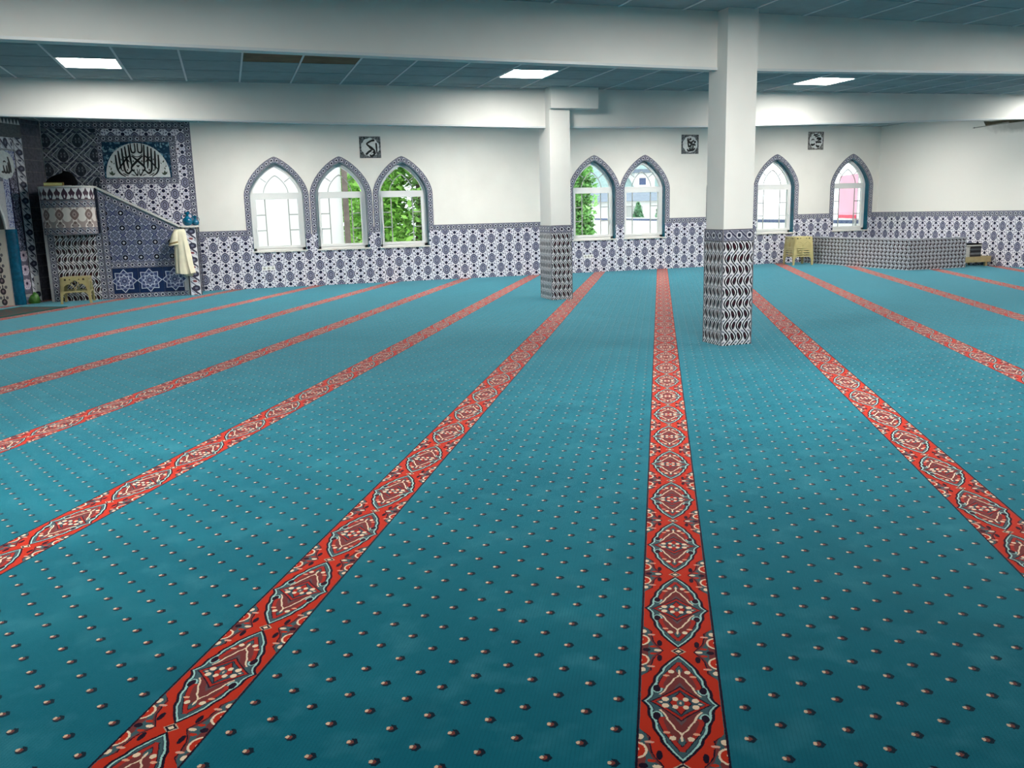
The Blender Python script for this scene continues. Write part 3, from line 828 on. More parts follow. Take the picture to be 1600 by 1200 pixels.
# ------------------------------------------------------------------ name plaques on the window wall (strokes copied from the photograph)
def plaque(x0, x1, z0, z1, label, st, tone=(96, 100, 104)):
    cx, cz = (x0 + x1) / 2, (z0 + z1) / 2; w, h = x1 - x0, z1 - z0
    t = thing('calligraphy_plaque', label, 'plaque', (cx, YB, cz), 0)
    FM = frame((cx, YB, cz), (1, 0, 0), (0, 0, 1))
    mt = new_mat('plaque_ground', tone, .3); nt = mt.node_tree
    n1 = noise(nt, 26, 2); p = Paint(nt, tone); p.lay(n1 > .56, tuple(int(c * .45) for c in tone)); p.lay(n1 < .40, tuple(min(255, int(c * 1.5)) for c in tone), .7); set_color(mt, p)
    MB().prism([(-w / 2, -h / 2), (w / 2, -h / 2), (w / 2, h / 2), (-w / 2, h / 2)], -.001, .010, FM, .002).build('tile', mt, t)
    lobes = []
    for k in range(120):
        a = 2 * PI * k / 120; r = .405 + .034 * abs(math.sin(a * 5))
        lobes.append((math.cos(a) * r * w, math.sin(a) * r * h))
    MB().prism(lobes, .009, .0125, FM).build('medallion', M_PLQ, t)
    s2 = [[((x - .5) * w, (.5 - y) * h, q) for x, y, q in s] for s in st]
    strokes(s2, t, FM, M_BLACK, 'letter', .0122, .0165, w * .078)
M_PLQ = speckled('plaque_white_glaze', (226, 230, 230), .3, .10, 16)
# fractions of the plaque, y down
P1 = [[(.71, .21, .8), (.66, .18, 1.4), (.55, .21, 1.1), (.42, .28, 1.0), (.345, .345, .9), (.42, .43, 1.1), (.55, .54, 1.6), (.66, .62, 1.0), (.72, .655, .7)],
      [(.785, .30, 1.0), (.795, .45, 1.1), (.80, .62, .9), (.805, .80, .5)], [(.745, .70, 1.2), (.66, .72, 1.8), (.62, .70, 1.0)], [(.69, .72, 1.4), (.70, .80, 1.1), (.62, .88, 1.2), (.53, .91, 1.3), (.47, .84, .6)],
      [(.565, .63, .9), (.50, .67, 1.3), (.40, .73, 1.2), (.32, .81, 1.3), (.275, .79, .9)], [(.73, .80, 1.5), (.745, .81, 1.2)], [(.55, .76, 1.4), (.565, .77, 1.2)]]
P2 = [[(.37, .18, .8), (.375, .30, 1.3), (.45, .39, 1.4), (.54, .42, 1.5), (.62, .37, 1.1), (.71, .29, .9)], [(.44, .28, .7), (.49, .24, 1.3), (.56, .22, 1.0)], [(.375, .32, 1.0), (.38, .46, .9), (.42, .61, 1.2), (.50, .60, 1.3), (.57, .55, 1.5)],
      [(.53, .44, 1.4), (.61, .50, 1.3), (.73, .52, 1.2), (.81, .56, .9)], [(.72, .40, 1.8), (.78, .39, 1.6), (.81, .42, 1.2)], [(.33, .74, .7), (.38, .83, 1.2), (.47, .84, 1.1), (.58, .80, 1.7), (.69, .79, 1.3), (.78, .70, .8)],
      [(.66, .56, .8), (.665, .66, 1.0), (.64, .76, .9)], [(.44, .70, .9), (.50, .78, 1.2), (.60, .80, 1.4)], [(.55, .66, 1.1), (.555, .72, 1.3)]]
P3 = [[(.34, .16, 1.5), (.40, .19, 1.2), (.52, .16, .9), (.62, .13, .5)], [(.44, .27, 1.4), (.47, .27, 1.0), (.58, .24, .8), (.72, .20, .5)], [(.80, .40, 1.8), (.70, .35, 1.0), (.58, .345, 1.0), (.56, .40, .8), (.64, .40, .7), (.78, .41, 1.5), (.68, .46, 1.1), (.60, .50, .6)],
      [(.48, .60, 1.9), (.56, .57, 1.2), (.66, .58, 1.2), (.75, .57, 1.2), (.83, .61, .8)], [(.17, .68, .7), (.24, .73, 1.5), (.33, .72, 1.3), (.43, .67, .8)], [(.50, .73, .6), (.56, .80, 1.3), (.65, .82, 1.4), (.72, .78, .7)], [(.20, .48, .8), (.28, .42, .7), (.38, .46, .6)]]
plaque(2.945, 3.415, 2.760, 3.222, 'square calligraphy plaque above the window full of foliage', P1)
plaque(10.910, 11.388, 2.818, 3.280, 'square calligraphy plaque just left of the near column', P2)
plaque(14.608, 15.083, 2.908, 3.365, 'square calligraphy plaque between the two rightmost windows', P3, (128, 126, 124))

# ------------------------------------------------------------------ sockets
def socket(x, z, w, h, label, holes):
    t = thing('wall_socket', label, 'socket', (x, YB, z))
    FM = frame((x, YB, z), (1, 0, 0), (0, 0, 1))
    MB().prism([(-w / 2, -h / 2), (w / 2, -h / 2), (w / 2, h / 2), (-w / 2, h / 2)], .006, .020, FM, .003).build('plate', M_PVC, t)
    for q in holes:
        pts = [(q + .026 * math.cos(2 * PI * k / 16), .026 * math.sin(2 * PI * k / 16)) for k in range(16)]
        MB().prism(pts, .018, .0215, FM).build('outlet', M_SOCK, t)
M_SOCK = speckled('socket_recess', (176, 176, 170), .4, .1, 30)
socket(.81, .425, .285, .085, 'white triple socket strip low on the dado below the all-white window', (-.09, 0, .09))
socket(8.39, .393, .26, .085, 'white socket strip low on the dado right of the far column', (-.08, 0, .08))

# ------------------------------------------------------------------ tiled wall panel and calligraphy panel behind the pulpit
M_LATT = lattice_material('palmette_tile')
M_BANDV = band_material('panel_band_upright', (0, 0, 1), (1, 0, 0), .13, (-.68, 0, 0), (92, 94, 110))
M_BANDV2 = band_material('panel_band_joint', (0, 0, 1), (1, 0, 0), .10, (-2.36, 0, 0), (84, 86, 100))
M_BANDT = band_material('panel_band_top', (1, 0, 0), (0, 0, 1), .15, (0, 0, 3.36), (84, 86, 100))
tp = thing('wall_tiling', 'tall dark tiled wall panel behind the pulpit', 'tile panel', (-1.95, YB, 0))
MB().box((-3.35, YB - .004, 0), (-.55, YB - .0005, 3.52)).build('mortar_bed', M_GROUT, tp)
CP = (-2.27, -.985, 2.385, 3.105); BW = .125      # calligraphy panel with its own border
FP = frame((0, YB - .004, 0), (1, 0, 0), (0, 0, 1))
a0, a1, b0, b1 = CP[0] - BW + .03, CP[1] + BW, CP[2] - BW, CP[3] + BW
tiles(tp, FP, [[(-2.26, 1.0), (-.68, 1.0), (-.68, b0), (-2.26, b0)], [(-2.26, b1), (-.68, b1), (-.68, 3.36), (-2.26, 3.36)], [(a1, b0), (-.68, b0), (-.68, b1), (a1, b1)]], .222, .228, M_DADO, u0=.591 - .111 - 20 * .222, limit=200)
tiles(tp, FP, [[(-3.35, 1.9), (-2.36, 1.9), (-2.36, 3.36), (-3.35, 3.36)]], .295, .285, M_LATT, v0=0, name='palmette_tile')
tiles(tp, FP, [[(-.68, 0), (-.55, 0), (-.55, 3.52), (-.68, 3.52)]], .13, .26, M_BANDV, name='border_tile', u0=-.68, thick=.011)
tiles(tp, FP, [[(-2.36, 1.0), (-2.26, 1.0), (-2.26, 3.36), (-2.36, 3.36)]], .10, .26, M_BANDV2, name='border_tile', u0=-2.36, thick=.010)
tiles(tp, FP, [[(-3.35, 3.36), (-.68, 3.36), (-.68, 3.52), (-3.35, 3.52)]], .26, .16, M_BANDT, name='border_tile', v0=3.36, thick=.011)

cal = thing('wall_inscription', 'wide tiled panel with black mirrored calligraphy on a half round white field', 'calligraphy', ((CP[0] + CP[1]) / 2, YB, (CP[2] + CP[3]) / 2))
M_CB1 = band_material('calligraphy_band', (1, 0, 0), (0, 0, 1), BW, (0, 0, b0), (96, 98, 112))
M_CB2 = band_material('calligraphy_band_top', (1, 0, 0), (0, 0, 1), BW, (0, 0, CP[3]), (84, 86, 98))
M_CB3 = band_material('calligraphy_band_side', (0, 0, 1), (1, 0, 0), BW, (CP[1], 0, 0), (96, 98, 112))
tiles(cal, FP, [[(a0, b0), (a1, b0), (a1, CP[2]), (a0, CP[2])]], .25, BW, M_CB1, name='border_tile', v0=b0, thick=.013)
tiles(cal, FP, [[(a0, CP[3]), (a1, CP[3]), (a1, b1), (a0, b1)]], .25, BW, M_CB2, name='border_tile', v0=CP[3], thick=.013)
tiles(cal, FP, [[(CP[1], CP[2]), (a1, CP[2]), (a1, CP[3]), (CP[1], CP[3])]], BW, .24, M_CB3, name='border_tile', u0=CP[1], v0=CP[2], thick=.013)
M_BLUE = new_mat('blue_spandrel_glaze', (22, 58, 84), .25); nt = M_BLUE.node_tree
n1 = noise(nt, 9, 2); n2 = noise(nt, 21, 1); pb = Paint(nt, (20, 54, 80)); pb.lay(n1 > .57, (120, 160, 176)); pb.lay((n2 > .62), (78, 118, 144)); set_color(M_BLUE, pb)
pw, ph_ = CP[1] - CP[0], CP[3] - CP[2]
FC = frame((CP[0], YB - .004, CP[2]), (1, 0, 0), (0, 0, 1))
tiles(cal, FC, [[(0, 0), (pw, 0), (pw, ph_), (0, ph_)]], pw / 5, ph_ / 3, M_BLUE, name='tile', thick=.012)
dome = [(pw * (.5 + .475 * math.cos(PI * k / 48)), .012 + ph_ * .955 * math.sin(PI * k / 48) ** .92) for k in range(49)]
MB().prism(dome, .011, .0145, FC).build('white_field', M_PLQ, cal)
# strokes, in the crop frame of the photograph: x 100..1500, y 100..815 over the panel (left half, then mirrored)
def cpx(x, y): return (pw * (x - 115) / 1390.0, ph_ * (815 - y) / 715.0)
HALF = [[(375, 355, .9), (378, 480, 1.2), (390, 620, 1.2), (440, 720, 1.0), (540, 785, .6)], [(437, 275, .9), (445, 400, 1.3), (455, 560, 1.2), (470, 660, .6)], [(512, 225, .9), (520, 400, 1.3), (528, 560, 1.3), (545, 670, 1.3), (600, 722, 1.4), (650, 690, 1.1), (690, 655, .8), (735, 700, .7), (780, 765, 1.0), (800, 700, .6), (785, 640, .5)],
        [(580, 190, .9), (590, 360, 1.2), (605, 520, 1.2), (620, 625, .6)], [(655, 160, .9), (665, 320, 1.2), (678, 470, 1.3), (690, 585, .6)], [(700, 130, .6), (700, 230, 1.0), (715, 300, 1.2), (750, 312, 1.2), (785, 280, .9), (785, 130, .8)],
        [(415, 640, .6), (460, 580, 1.0), (540, 490, 1.0), (600, 420, 1.1), (655, 375, .9)], [(540, 390, .6), (600, 440, .9), (650, 500, .6)], [(700, 375, .8), (770, 430, 1.2), (850, 500, 1.5), (930, 575, 1.4), (955, 620, 1.0), (930, 665, 1.2), (890, 650, .7)],
        [(490, 715, .5), (540, 745, .7), (600, 770, .4)], [(660, 740, .4), (705, 755, .6), (745, 775, .4)], [(700, 340, .4), (760, 385, .6), (815, 395, .5)], [(585, 640, .9), (595, 668, .9)], [(490, 650, .8), (500, 680, .8)], [(720, 470, 1.1), (735, 490, .9)], [(790, 560, .9), (815, 595, .8)], [(480, 430, .6), (488, 465, .6)]]
allst = []
for s in HALF:
    allst.append([(*cpx(x, y), q) for x, y, q in s]); allst.append([(*cpx(1630 - x, y), q) for x, y, q in s])
strokes(allst, cal, FC, M_BLACK, 'letter', .014, .019, .029)
M_LEAF = speckled('olive_leaf_glaze', (70, 84, 66), .3, .3, 30)
for sx in (0, 1):
    for (x, y, dx, dy) in ((270, 760, -55, -70), (270, 770, 0, -110), (275, 765, 60, -60), (255, 600, -40, -30), (300, 520, -40, -60), (320, 545, 20, -40), (250, 660, 20, -60)):
        a = cpx(x if not sx else 1630 - x, y); b = cpx(x + dx if not sx else 1630 - x - dx, y + dy)
        d = Vector((b[0] - a[0], b[1] - a[1])); n_ = Vector((-d.y, d.x)) * .22; mid = Vector(a) + d * .5
        pts = [a, (mid.x - n_.x, mid.y - n_.y), b, (mid.x + n_.x, mid.y + n_.y)]
        if area(pts) < 0: pts = pts[::-1]
        MB().prism(pts, .014, .0165, FC).build('leaf', M_LEAF, cal)

# ------------------------------------------------------------------ minbar (pulpit with its stair side)
M_STAR = star_material()
M_CAP = speckled('white_marble_cap', (226, 226, 222), .3, .06, 9)
YM = 18.95; YMB = YB - .016
mn = thing('minbar', 'tiled corner pulpit with curved balcony and sloping stair side', 'pulpit', (-2.0, 19.4, 0))
XL, XB, XE = -3.36, -2.34, -.815                   # balcony left, balcony right / stair start, stair end
ZT, ZSL0, ZSL1 = 2.18, 2.17, 1.33
body = MB().prism([(XB, 0), (XE, 0), (XE, ZSL1), (XB, ZSL0)], 0, YMB - YM, frame((0, YMB, 0), (1, 0, 0), (0, 0, 1))).build('stair_body', M_GROUT, mn)
MB().prism([(XL, 0), (XB, 0), (XB, 1.42), (XL, 1.42)], 0, YMB - YM, frame((0, YMB, 0), (1, 0, 0), (0, 0, 1))).build('base_body', M_GROUT, mn)
FMN = frame((0, YM, 0), (1, 0, 0), (0, 0, 1))
def slope(x): return ZSL0 + (ZSL1 - ZSL0) * (x - XB) / (XE - XB)
bw = .115
inner = [(XB + bw, .72), (XE - .02, .72), (XE - .02, slope(XE - .02) - .05 - bw), (XB + bw, slope(XB + bw) - .05 - bw)]
tiles(mn, FMN, [inner], .290, .290, M_STAR, u0=-2.1 - 5 * .29 - .145, v0=.66 - .145, name='tile')
band_l = band_material('minbar_band_upright', (0, 0, 1), (1, 0, 0), bw, (XB, 0, 0), (112, 116, 138))
tiles(mn, FMN, [[(XB, 0), (XB + bw, 0), (XB + bw, slope(XB + bw) - .05), (XB, slope(XB) - .05)]], bw, .25, band_l, name='border_tile', u0=XB, thick=.010)
sl = Vector((XE - XB, 0, ZSL1 - ZSL0)).normalized()
sn = Vector((-sl.z, 0, sl.x))
band_s = band_material('minbar_band_slope', tuple(sl), tuple(sn), bw, (XB, 0, slope(XB) - .05 - bw), (112, 116, 138))
tiles(mn, FMN, [[(XB + bw, slope(XB + bw) - .05 - bw), (XE - .02, slope(XE - .02) - .05 - bw), (XE - .02, slope(XE - .02) - .05), (XB + bw, slope(XB + bw) - .05)]], .25, 3, band_s, name='border_tile', u0=XB + bw, thick=.010)
for zz0, nm in ((.60, 'minbar_band_mid'), (0.0, 'minbar_band_foot')):
    mt = band_material(nm, (1, 0, 0), (0, 0, 1), .12 if zz0 else .10, (0, 0, zz0), (112, 116, 138))
    tiles(mn, FMN, [[(XB + bw, zz0), (XE - .02, zz0), (XE - .02, zz0 + (.12 if zz0 else .10)), (XB + bw, zz0 + (.12 if zz0 else .10))]], .25, .12, mt, name='border_tile', u0=XB + bw, v0=zz0, thick=.010)
# star panel
M_NAVY = speckled('navy_tile', (26, 46, 92), .22, .2, 12)
M_STARLINE = speckled('star_outline_glaze', (206, 216, 234), .25, .06, 20)
M_ROSET = new_mat('star_rosette_glaze', (110, 120, 156), .22); nt = M_ROSET.node_tree
uu, vv_ = coords(nt, ((1, 0, 0), (0, 0, 1)), (-2.02, 0, .345))
fx = ((uu / .47 + .5).frac() - .5) * .47
rr = (fx * fx + vv_ * vv_).sqrt(); an = vv_.op('ARCTAN2', fx)
c8 = (an * 8.0).cos(); pr_ = Paint(nt, (58, 70, 116))
pr_.lay((rr + c8 * .016) < .165, (128, 138, 172)); pr_.lay((rr + c8 * .02) < .128, (62, 72, 112)); pr_.lay((rr - c8 * .014).near(.100, .014), (196, 202, 222)); pr_.lay((rr - c8 * .01) < .070, (120, 130, 164)); pr_.lay((rr - c8 * .008) < .045, (50, 58, 96)); pr_.lay(rr < .022, (150, 156, 186))
set_color(M_ROSET, pr_)
SP = (XB + bw + .0, XE - .02 - .07, .10, .60)
tiles(mn, FMN, [[(SP[0], SP[2]), (SP[1], SP[2]), (SP[1], SP[3]), (SP[0], SP[3])]], .235, .25, M_NAVY, u0=SP[0], v0=SP[2], name='tile', thick=.009)
for k in range(3):
    cx, cz = -2.02 + .47 * k, .345
    def star(r, q=.74): return [(cx + r * (1 if i % 2 == 0 else q) * math.cos(PI * i / 8), cz + r * (1 if i % 2 == 0 else q) * math.sin(PI * i / 8)) for i in range(16)]
    o = star(.236); i_ = star(.216)
    mb = MB(); ring_strip(mb, o + [o[0]], i_ + [i_[0]], .008, .0125, FMN); mb.build('star_outline', M_STARLINE, mn)
    MB().prism(star(.215), .008, .0115, FMN).build('star_rosette', M_ROSET, mn)
# sloping white cap
capM = MB().prism([(XB - .02, slope(XB) - .012), (XE + .02, slope(XE) - .012), (XE + .02, slope(XE) + .026), (XB - .02, slope(XB) + .026)], -.16, .03, FMN, .004).build('stair_cap', M_CAP, mn)
# recessed base under the balcony
wm = wave_material('minbar_base_tile', (1, 0, 0), .105, .305, .25, (-3.2, 0, .12))
tiles(mn, FMN, [[(XL + .17, .0), (XB - .115, .0), (XB - .115, 1.27), (XL + .17, 1.27)]], .21, .305, wm, v0=-.215, u0=XL + .17, name='tile')
b1_ = band_material('base_band_left', (0, 0, 1), (1, 0, 0), .12, (XL + .05, 0, 0), (104, 106, 122)); b2_ = band_material('base_band_right', (0, 0, 1), (1, 0, 0), .11, (XB - .115, 0, 0), (104, 106, 122))
tiles(mn, FMN, [[(XL + .05, 0), (XL + .17, 0), (XL + .17, 1.30), (XL + .05, 1.30)]], .12, .25, b1_, name='border_tile', u0=XL + .05, thick=.010)
tiles(mn, FMN, [[(XB - .112, 0), (XB - .003, 0), (XB - .003, 1.30), (XB - .112, 1.30)]], .12, .25, b2_, name='border_tile', u0=XB - .115, thick=.010)
# curved balcony: facets round a flat ellipse, each a tile
bc, bhw, bdp = -2.865, .475, .34
NB = 14
def bal(k, z, grow=0.0):
    a = PI * (k / NB); return (bc - (bhw + grow) * math.cos(a), YM - (bdp + grow) * math.sin(a) ** .8 if 0 < k < NB else YM, z)
arcs = [0.0]
for k in range(NB):
    p, q = bal(k, 0), bal(k + 1, 0); arcs.append(arcs[-1] + math.hypot(p[0] - q[0], p[1] - q[1]))
ATOT = arcs[-1]
def bal_material(name, kind):
    mt = new_mat(name, (200, 195, 195), .22); nt = mt.node_tree
    n = nt.nodes.new('ShaderNodeUVMap'); s = nt.nodes.new('ShaderNodeSeparateXYZ'); nt.links.new(n.outputs[0], s.inputs[0])
    u, v = X(nt, s.outputs[0]) - ATOT / 2, X(nt, s.outputs[1])
    if kind == 'crest':                               # pointed palmettes standing on a light ground
        per = .125; c = ((u / per + .5).frac() - .5).abs() * per
        alt = ((u / per + .5).floor()).mod(2.0)
        p = Paint(nt, (236, 232, 234))
        hw = (v / .24).curve([(0, .75), (.10, .55), (.22, .30), (.38, .55), (.52, .86), (.62, .80), (.70, .45), (.85, .20), (.97, 0), (1, 0)])
        hw2 = (v / .24).curve([(0, .35), (.18, .50), (.42, .84), (.55, .80), (.70, .52), (.90, .10), (1, 0)])
        mk = c < ((hw * alt) + (hw2 * alt.inv())) * .066
        p.lay(mk, (74, 50, 66)); p.lay(mk * ell(c, v, .0, .07, .012, .03), (226, 220, 226)); p.lay(v < .02, (104, 92, 100))
    elif kind == 'band':
        p = band_paint(nt, u, v, .13, (146, 136, 140), .135)
    else:                                             # lantern medallions on beige
        per = .262; c = ((u / per).frac() - .5).abs() * per; y = (v - .245).abs()
        p = Paint(nt, (176, 160, 156))
        p.lay(ell(c, y, .0, .225, .088, .085), (240, 232, 226)); p.lay(ell(c, y, .0, .205, .055, .060), (170, 154, 150)); p.lay(ell(c, y, .052, .205, .012, .012), (84, 70, 74))
        p.lay(ell(c, y, .131, .05, .075, .085), (236, 228, 222)); p.lay(ell(c, y, .0, .12, .04, .05), (236, 228, 222)); p.lay(ell(c, y, .0, .155, .028, .026), (120, 102, 98))
        md = (c / .078).pow(1.5) + (y / .105).pow(1.5)
        p.lay(md < 1.15, (240, 232, 226)); p.lay(md < 1.0, (130, 108, 104)); p.lay(md < .35, (176, 156, 150)); p.lay(md < .10, (110, 90, 92))
    set_color(mt, p); return mt
def facet_band(z0, z1, mt, name, proud=0.0, span=1):
    for k in range(0, NB, span):
        mb = MB(); ks = list(range(k, k + span + 1)); v = []; uv = []
        for kk in ks:
            for z in (z0 + .001, z1 - .001): v.append(bal(kk, z, proud)); uv.append((arcs[kk], z - z0))
        for kk in ks:
            for z in (z0 + .001, z1 - .001): v.append(bal(kk, z, proud - .012)); uv.append((arcs[kk], z - z0))
        mb.v = v; n = 2 * len(ks)
        for i in range(len(ks) - 1):
            a = 2 * i; mb.f.append((a, a + 2, a + 3, a + 1)); mb.f.append((a + n, a + 1 + n, a + 3 + n, a + 2 + n)); mb.f.append((a + 1, a + 3, a + 3 + n, a + 1 + n)); mb.f.append((a + 2, a, a + n, a + 2 + n))
        mb.f.append((0, 1, 1 + n, n)); e = n - 2; mb.f.append((e + 1, e, e + n, e + 1 + n))
        me = mb.mesh(name, mt); ul = me.uv_layers.new(name='UVMap')
        for lp in me.loops: ul.data[lp.index].uv = uv[lp.vertex_index]
        link(name, me, mn)
core = MB().prism([bal(k, 0, -.012)[:2] for k in range(NB + 1)], 1.30, 2.17).build('balcony_core', M_GROUT, mn, fix=True)
facet_band(1.935, 2.165, bal_material('balcony_crest_tile', 'crest'), 'crest_tile', .004)
facet_band(1.80, 1.93, bal_material('balcony_band_tile', 'band'), 'border_tile', .0)
facet_band(1.42, 1.80, bal_material('balcony_medallion_tile', 'med'), 'tile', .0)
facet_band(1.29, 1.42, bal_material('balcony_foot_tile', 'band'), 'border_tile', .0)
cap2 = [bal(k, 0, .022)[:2] for k in range(NB + 1)]
MB().prism([(XL + .02, YM)] + cap2 + [(XB, YM), (XB, YM + .06), (XL + .02, YM + .06)], 2.168, 2.20).build('balcony_cap', M_CAP, mn, fix=True)
# upright strips either side of the balcony
sb = band_material('balcony_side_band', (0, 0, 1), (1, 0, 0), .08, (XL + .02, 0, 0), (104, 106, 122))
tiles(mn, FMN, [[(XL + .02, 1.30), (bc - bhw - .002, 1.30), (bc - bhw - .002, 2.165), (XL + .02, 2.165)]], .2, .22, sb, name='border_tile', v0=1.30, u0=XL)
tiles(mn, FMN, [[(bc + bhw + .002, 1.30), (XB - .002, 1.30), (XB - .002, 2.165), (bc + bhw + .002, 2.165)]], .2, .22, sb, name='border_tile', v0=1.30, u0=XL)
# parapet sides at the back of the balcony
MB().box((XL, YM, 1.42), (XL + .08, YMB, 2.17)).box((XB - .10, YM, 1.42), (XB - .001, YMB, 2.16)).build('parapet', M_GROUT, mn)
# newel post at the foot of the stair
NX0, NX1, NY0 = -.80, -.585, 18.90
MB().box((NX0, NY0 + .004, 0), (NX1, YMB - .02, 1.36)).build('newel_core', M_GROUT, mn)
FN = frame((NX0, NY0 + .004, 0), (1, 0, 0), (0, 0, 1)); NW = NX1 - NX0
rm = rumi_material('newel_tile', (0, 0, 1), (1, 0, 0), ((NX0 + NX1) / 2, 0, 0), NW, .285)
tiles(mn, FN, [[(0, 0), (NW, 0), (NW, 1.36), (0, 1.36)]], NW, .228, rm, name='tile', thick=.008)
FN2 = frame((NX1, NY0 + .004, 0), (0, 1, 0), (0, 0, 1)); nl = YMB - .02 - NY0 - .004
rm2 = rumi_material('newel_side_tile', (0, 0, 1), (0, 1, 0), (0, NY0 + .11, 0), .2, .285, False)
tiles(mn, FN2, [[(0, 0), (nl, 0), (nl, 1.36), (0, 1.36)]], .2, .228, rm2, name='tile', thick=.008)
MB().prism([(NX0 - .05, NY0 - .035), (NX1 + .055, NY0 - .035), (NX1 + .055, YMB - .03), (NX0 - .05, YMB - .03)], 1.362, 1.395, None, .004).build('newel_cap', M_CAP, mn)

# the narrow tiled strip of the qibla wall between niche and corner
M_DADO_L = speckled('dark_violet_grey_tile', (92, 94, 108), .2, .35, 18)
FQ = frame(QC - QD * 3.0, QD, (0, 0, 1))
tiles(wall_left, FQ, [[(1.6, 0), (2.99, 0), (2.99, 3.5), (1.6, 3.5)]], .222, .228, M_DADO_L, u0=2.99 - 7 * .222)
# things on the pulpit
def jug(loc, s, label, name='vase'):
    t = thing(name, label, 'vase', loc)
    prof = [(.030, 0), (.062, .012), (.088, .05), (.092, .085), (.078, .122), (.046, .148), (.030, .165), (.030, .195), (.042, .222), (.050, .240), (.046, .244), (.036, .228), (.024, .20)]
    MB().lathe([(r * s, z * s) for r, z in prof], 28, Matrix.Translation(loc)).build('body', M_TEAL2, t, smooth=True)
    hz = [(.032, .21), (.075, .205), (.098, .165), (.092, .115)]
    for sg in (-1, 1):
        MB().tube([(sg * r * s, 0, z * s) for r, z in hz], .008 * s, 8, Matrix.Translation(loc)).build('handle', M_TEAL2, t, smooth=True)
jug((-.735, 19.02, 1.395), 1.12, 'larger turquoise glazed jug on the newel cap of the pulpit')
jug((-.590, 19.12, 1.395), .80, 'smaller turquoise glazed jug behind the larger one on the newel cap')
M_PAPER = speckled('page_edges', (236, 224, 150), .7, .1, 40); M_COVER = speckled('book_cover', (150, 120, 50), .5, .1, 10)
bk = thing('book', 'thick yellow edged book lying on the pulpit ledge', 'book', (-3.03, 18.66, 2.20), .05)
Mb = world(bk)
MB().box((-.165, -.05, .008), (.150, .06, .058), Mb).build('pages', M_PAPER, bk)
MB().box((-.168, -.055, .0), (.168, .065, .009), Mb).box((-.168, -.055, .057), (.168, .065, .066), Mb).box((.150, -.055, .0), (.168, .065, .066), Mb).build('cover', M_COVER, bk)
pgm = MB().box((-.07, -.035, 0), (.07, .035, .006), T(-2.80, 18.64, 2.2005)).build('folded_paper', M_PLQ); tag(pgm, 'small folded white paper on the pulpit ledge beside the book', 'paper')
def lump(name, label, cat, loc, rx, ry, rz, mat, seed, skew=.0):
    rnd = random.Random(seed); mb = MB(); rings = []
    for i in range(11):
        f = i / 10; r = math.sqrt(max(0.0, 1 - (max(0, f - .12) / .88) ** 2)) * (1 if f > .12 else .85 + f * 1.2); ring = []
        for k in range(30):
            a = 2 * PI * k / 30; w = 1 + .07 * math.sin(3 * a + seed + f * 3) + .05 * math.sin(7 * a + f * 6) + rnd.uniform(-.012, .012)
            ring.append((loc[0] + rx * r * w * math.cos(a) + skew * f * rx, loc[1] + ry * r * w * math.sin(a), loc[2] + rz * f * (1 + .12 * math.cos(a))))
        rings.append(ring)
    mb.loft(rings); o = mb.build(name, mat, smooth=True); tag(o, label, cat); return o
M_BLKCLOTH = speckled('black_cloth', (12, 12, 16), .95, .2, 14, .1, .2)
lump('black_robe', 'black folded cloth heap on the pulpit balcony behind the book', 'cloth', (-2.93, 18.92, 2.201), .27, .12, .27, M_BLKCLOTH, 3, .12)

# ------------------------------------------------------------------ cream robe hanging at the newel
M_ROBE = speckled('cream_wool', (232, 226, 200), .9, .05, 8, .1, .15)
M_CUFF = speckled('gold_cuff_trim', (150, 128, 78), .7, .3, 60)
rb = thing('hanging_robe', 'cream robe with short trimmed sleeve hanging at the pulpit foot', 'robe', (-.90, 18.80, .42))
rows = [(1.335, -.985, -.815, .035), (1.315, -1.01, -.79, .05), (1.26, -1.03, -.775, .065), (1.12, -1.02, -.76, .075), (.95, -1.02, -.735, .08), (.78, -1.035, -.71, .085), (.60, -1.045, -.685, .09), (.48, -1.05, -.655, .095), (.455, -1.05, -.65, .095)]
rings = []
for z, xa, xb, dp in rows:
    ring = []; c = (xa + xb) / 2; h = (xb - xa) / 2; f = (1.335 - z) / .9
    for k in range(40):
        a = 2 * PI * k / 40; x = c + h * math.cos(a)
        fold = .016 * f * math.sin(a * 7 + 1.0) + .010 * f * math.sin(a * 13)
        ring.append((x + .006 * math.sin(z * 9 + a * 3), 18.795 - (dp + fold) * math.sin(a), z + .012 * math.sin(a * 3) * (z < .5)))
    rings.append(ring)
MB().loft(rings[::-1]).build('body', M_ROBE, rb, smooth=True, fix=True)
slv = []
for z, xa, xb, dp in ((1.29, -1.03, -.93, .05), (1.22, -1.06, -.93, .06), (1.14, -1.085, -.935, .065), (1.085, -1.105, -.94, .068)):
    slv.append([((xa + xb) / 2 + (xb - xa) / 2 * math.cos(2 * PI * k / 24), 18.735 - dp * math.sin(2 * PI * k / 24), z - .03 * math.cos(2 * PI * k / 24) * -1 * .6) for k in range(24)])
MB().loft(slv[::-1]).build('sleeve', M_ROBE, rb, smooth=True, fix=True)
cf = []
for z, xa, xb, dp in ((1.085, -1.108, -.938, .070), (1.050, -1.116, -.936, .071)):
    cf.append([((xa + xb) / 2 + (xb - xa) / 2 * math.cos(2 * PI * k / 24), 18.735 - dp * math.sin(2 * PI * k / 24), z + .018 * math.cos(2 * PI * k / 24)) for k in range(24)])
MB().loft(cf[::-1]).build('cuff_band', M_CUFF, rb, smooth=True, fix=True)
cf = []
for z, xa, xb, dp in ((1.050, -1.117, -.935, .073), (1.022, -1.122, -.934, .073)):
    cf.append([((xa + xb) / 2 + (xb - xa) / 2 * math.cos(2 * PI * k / 24), 18.735 - dp * math.sin(2 * PI * k / 24), z + .018 * math.cos(2 * PI * k / 24)) for k in range(24)])
MB().loft(cf[::-1]).build('cuff_edge', M_ROBE, rb, smooth=True, fix=True)
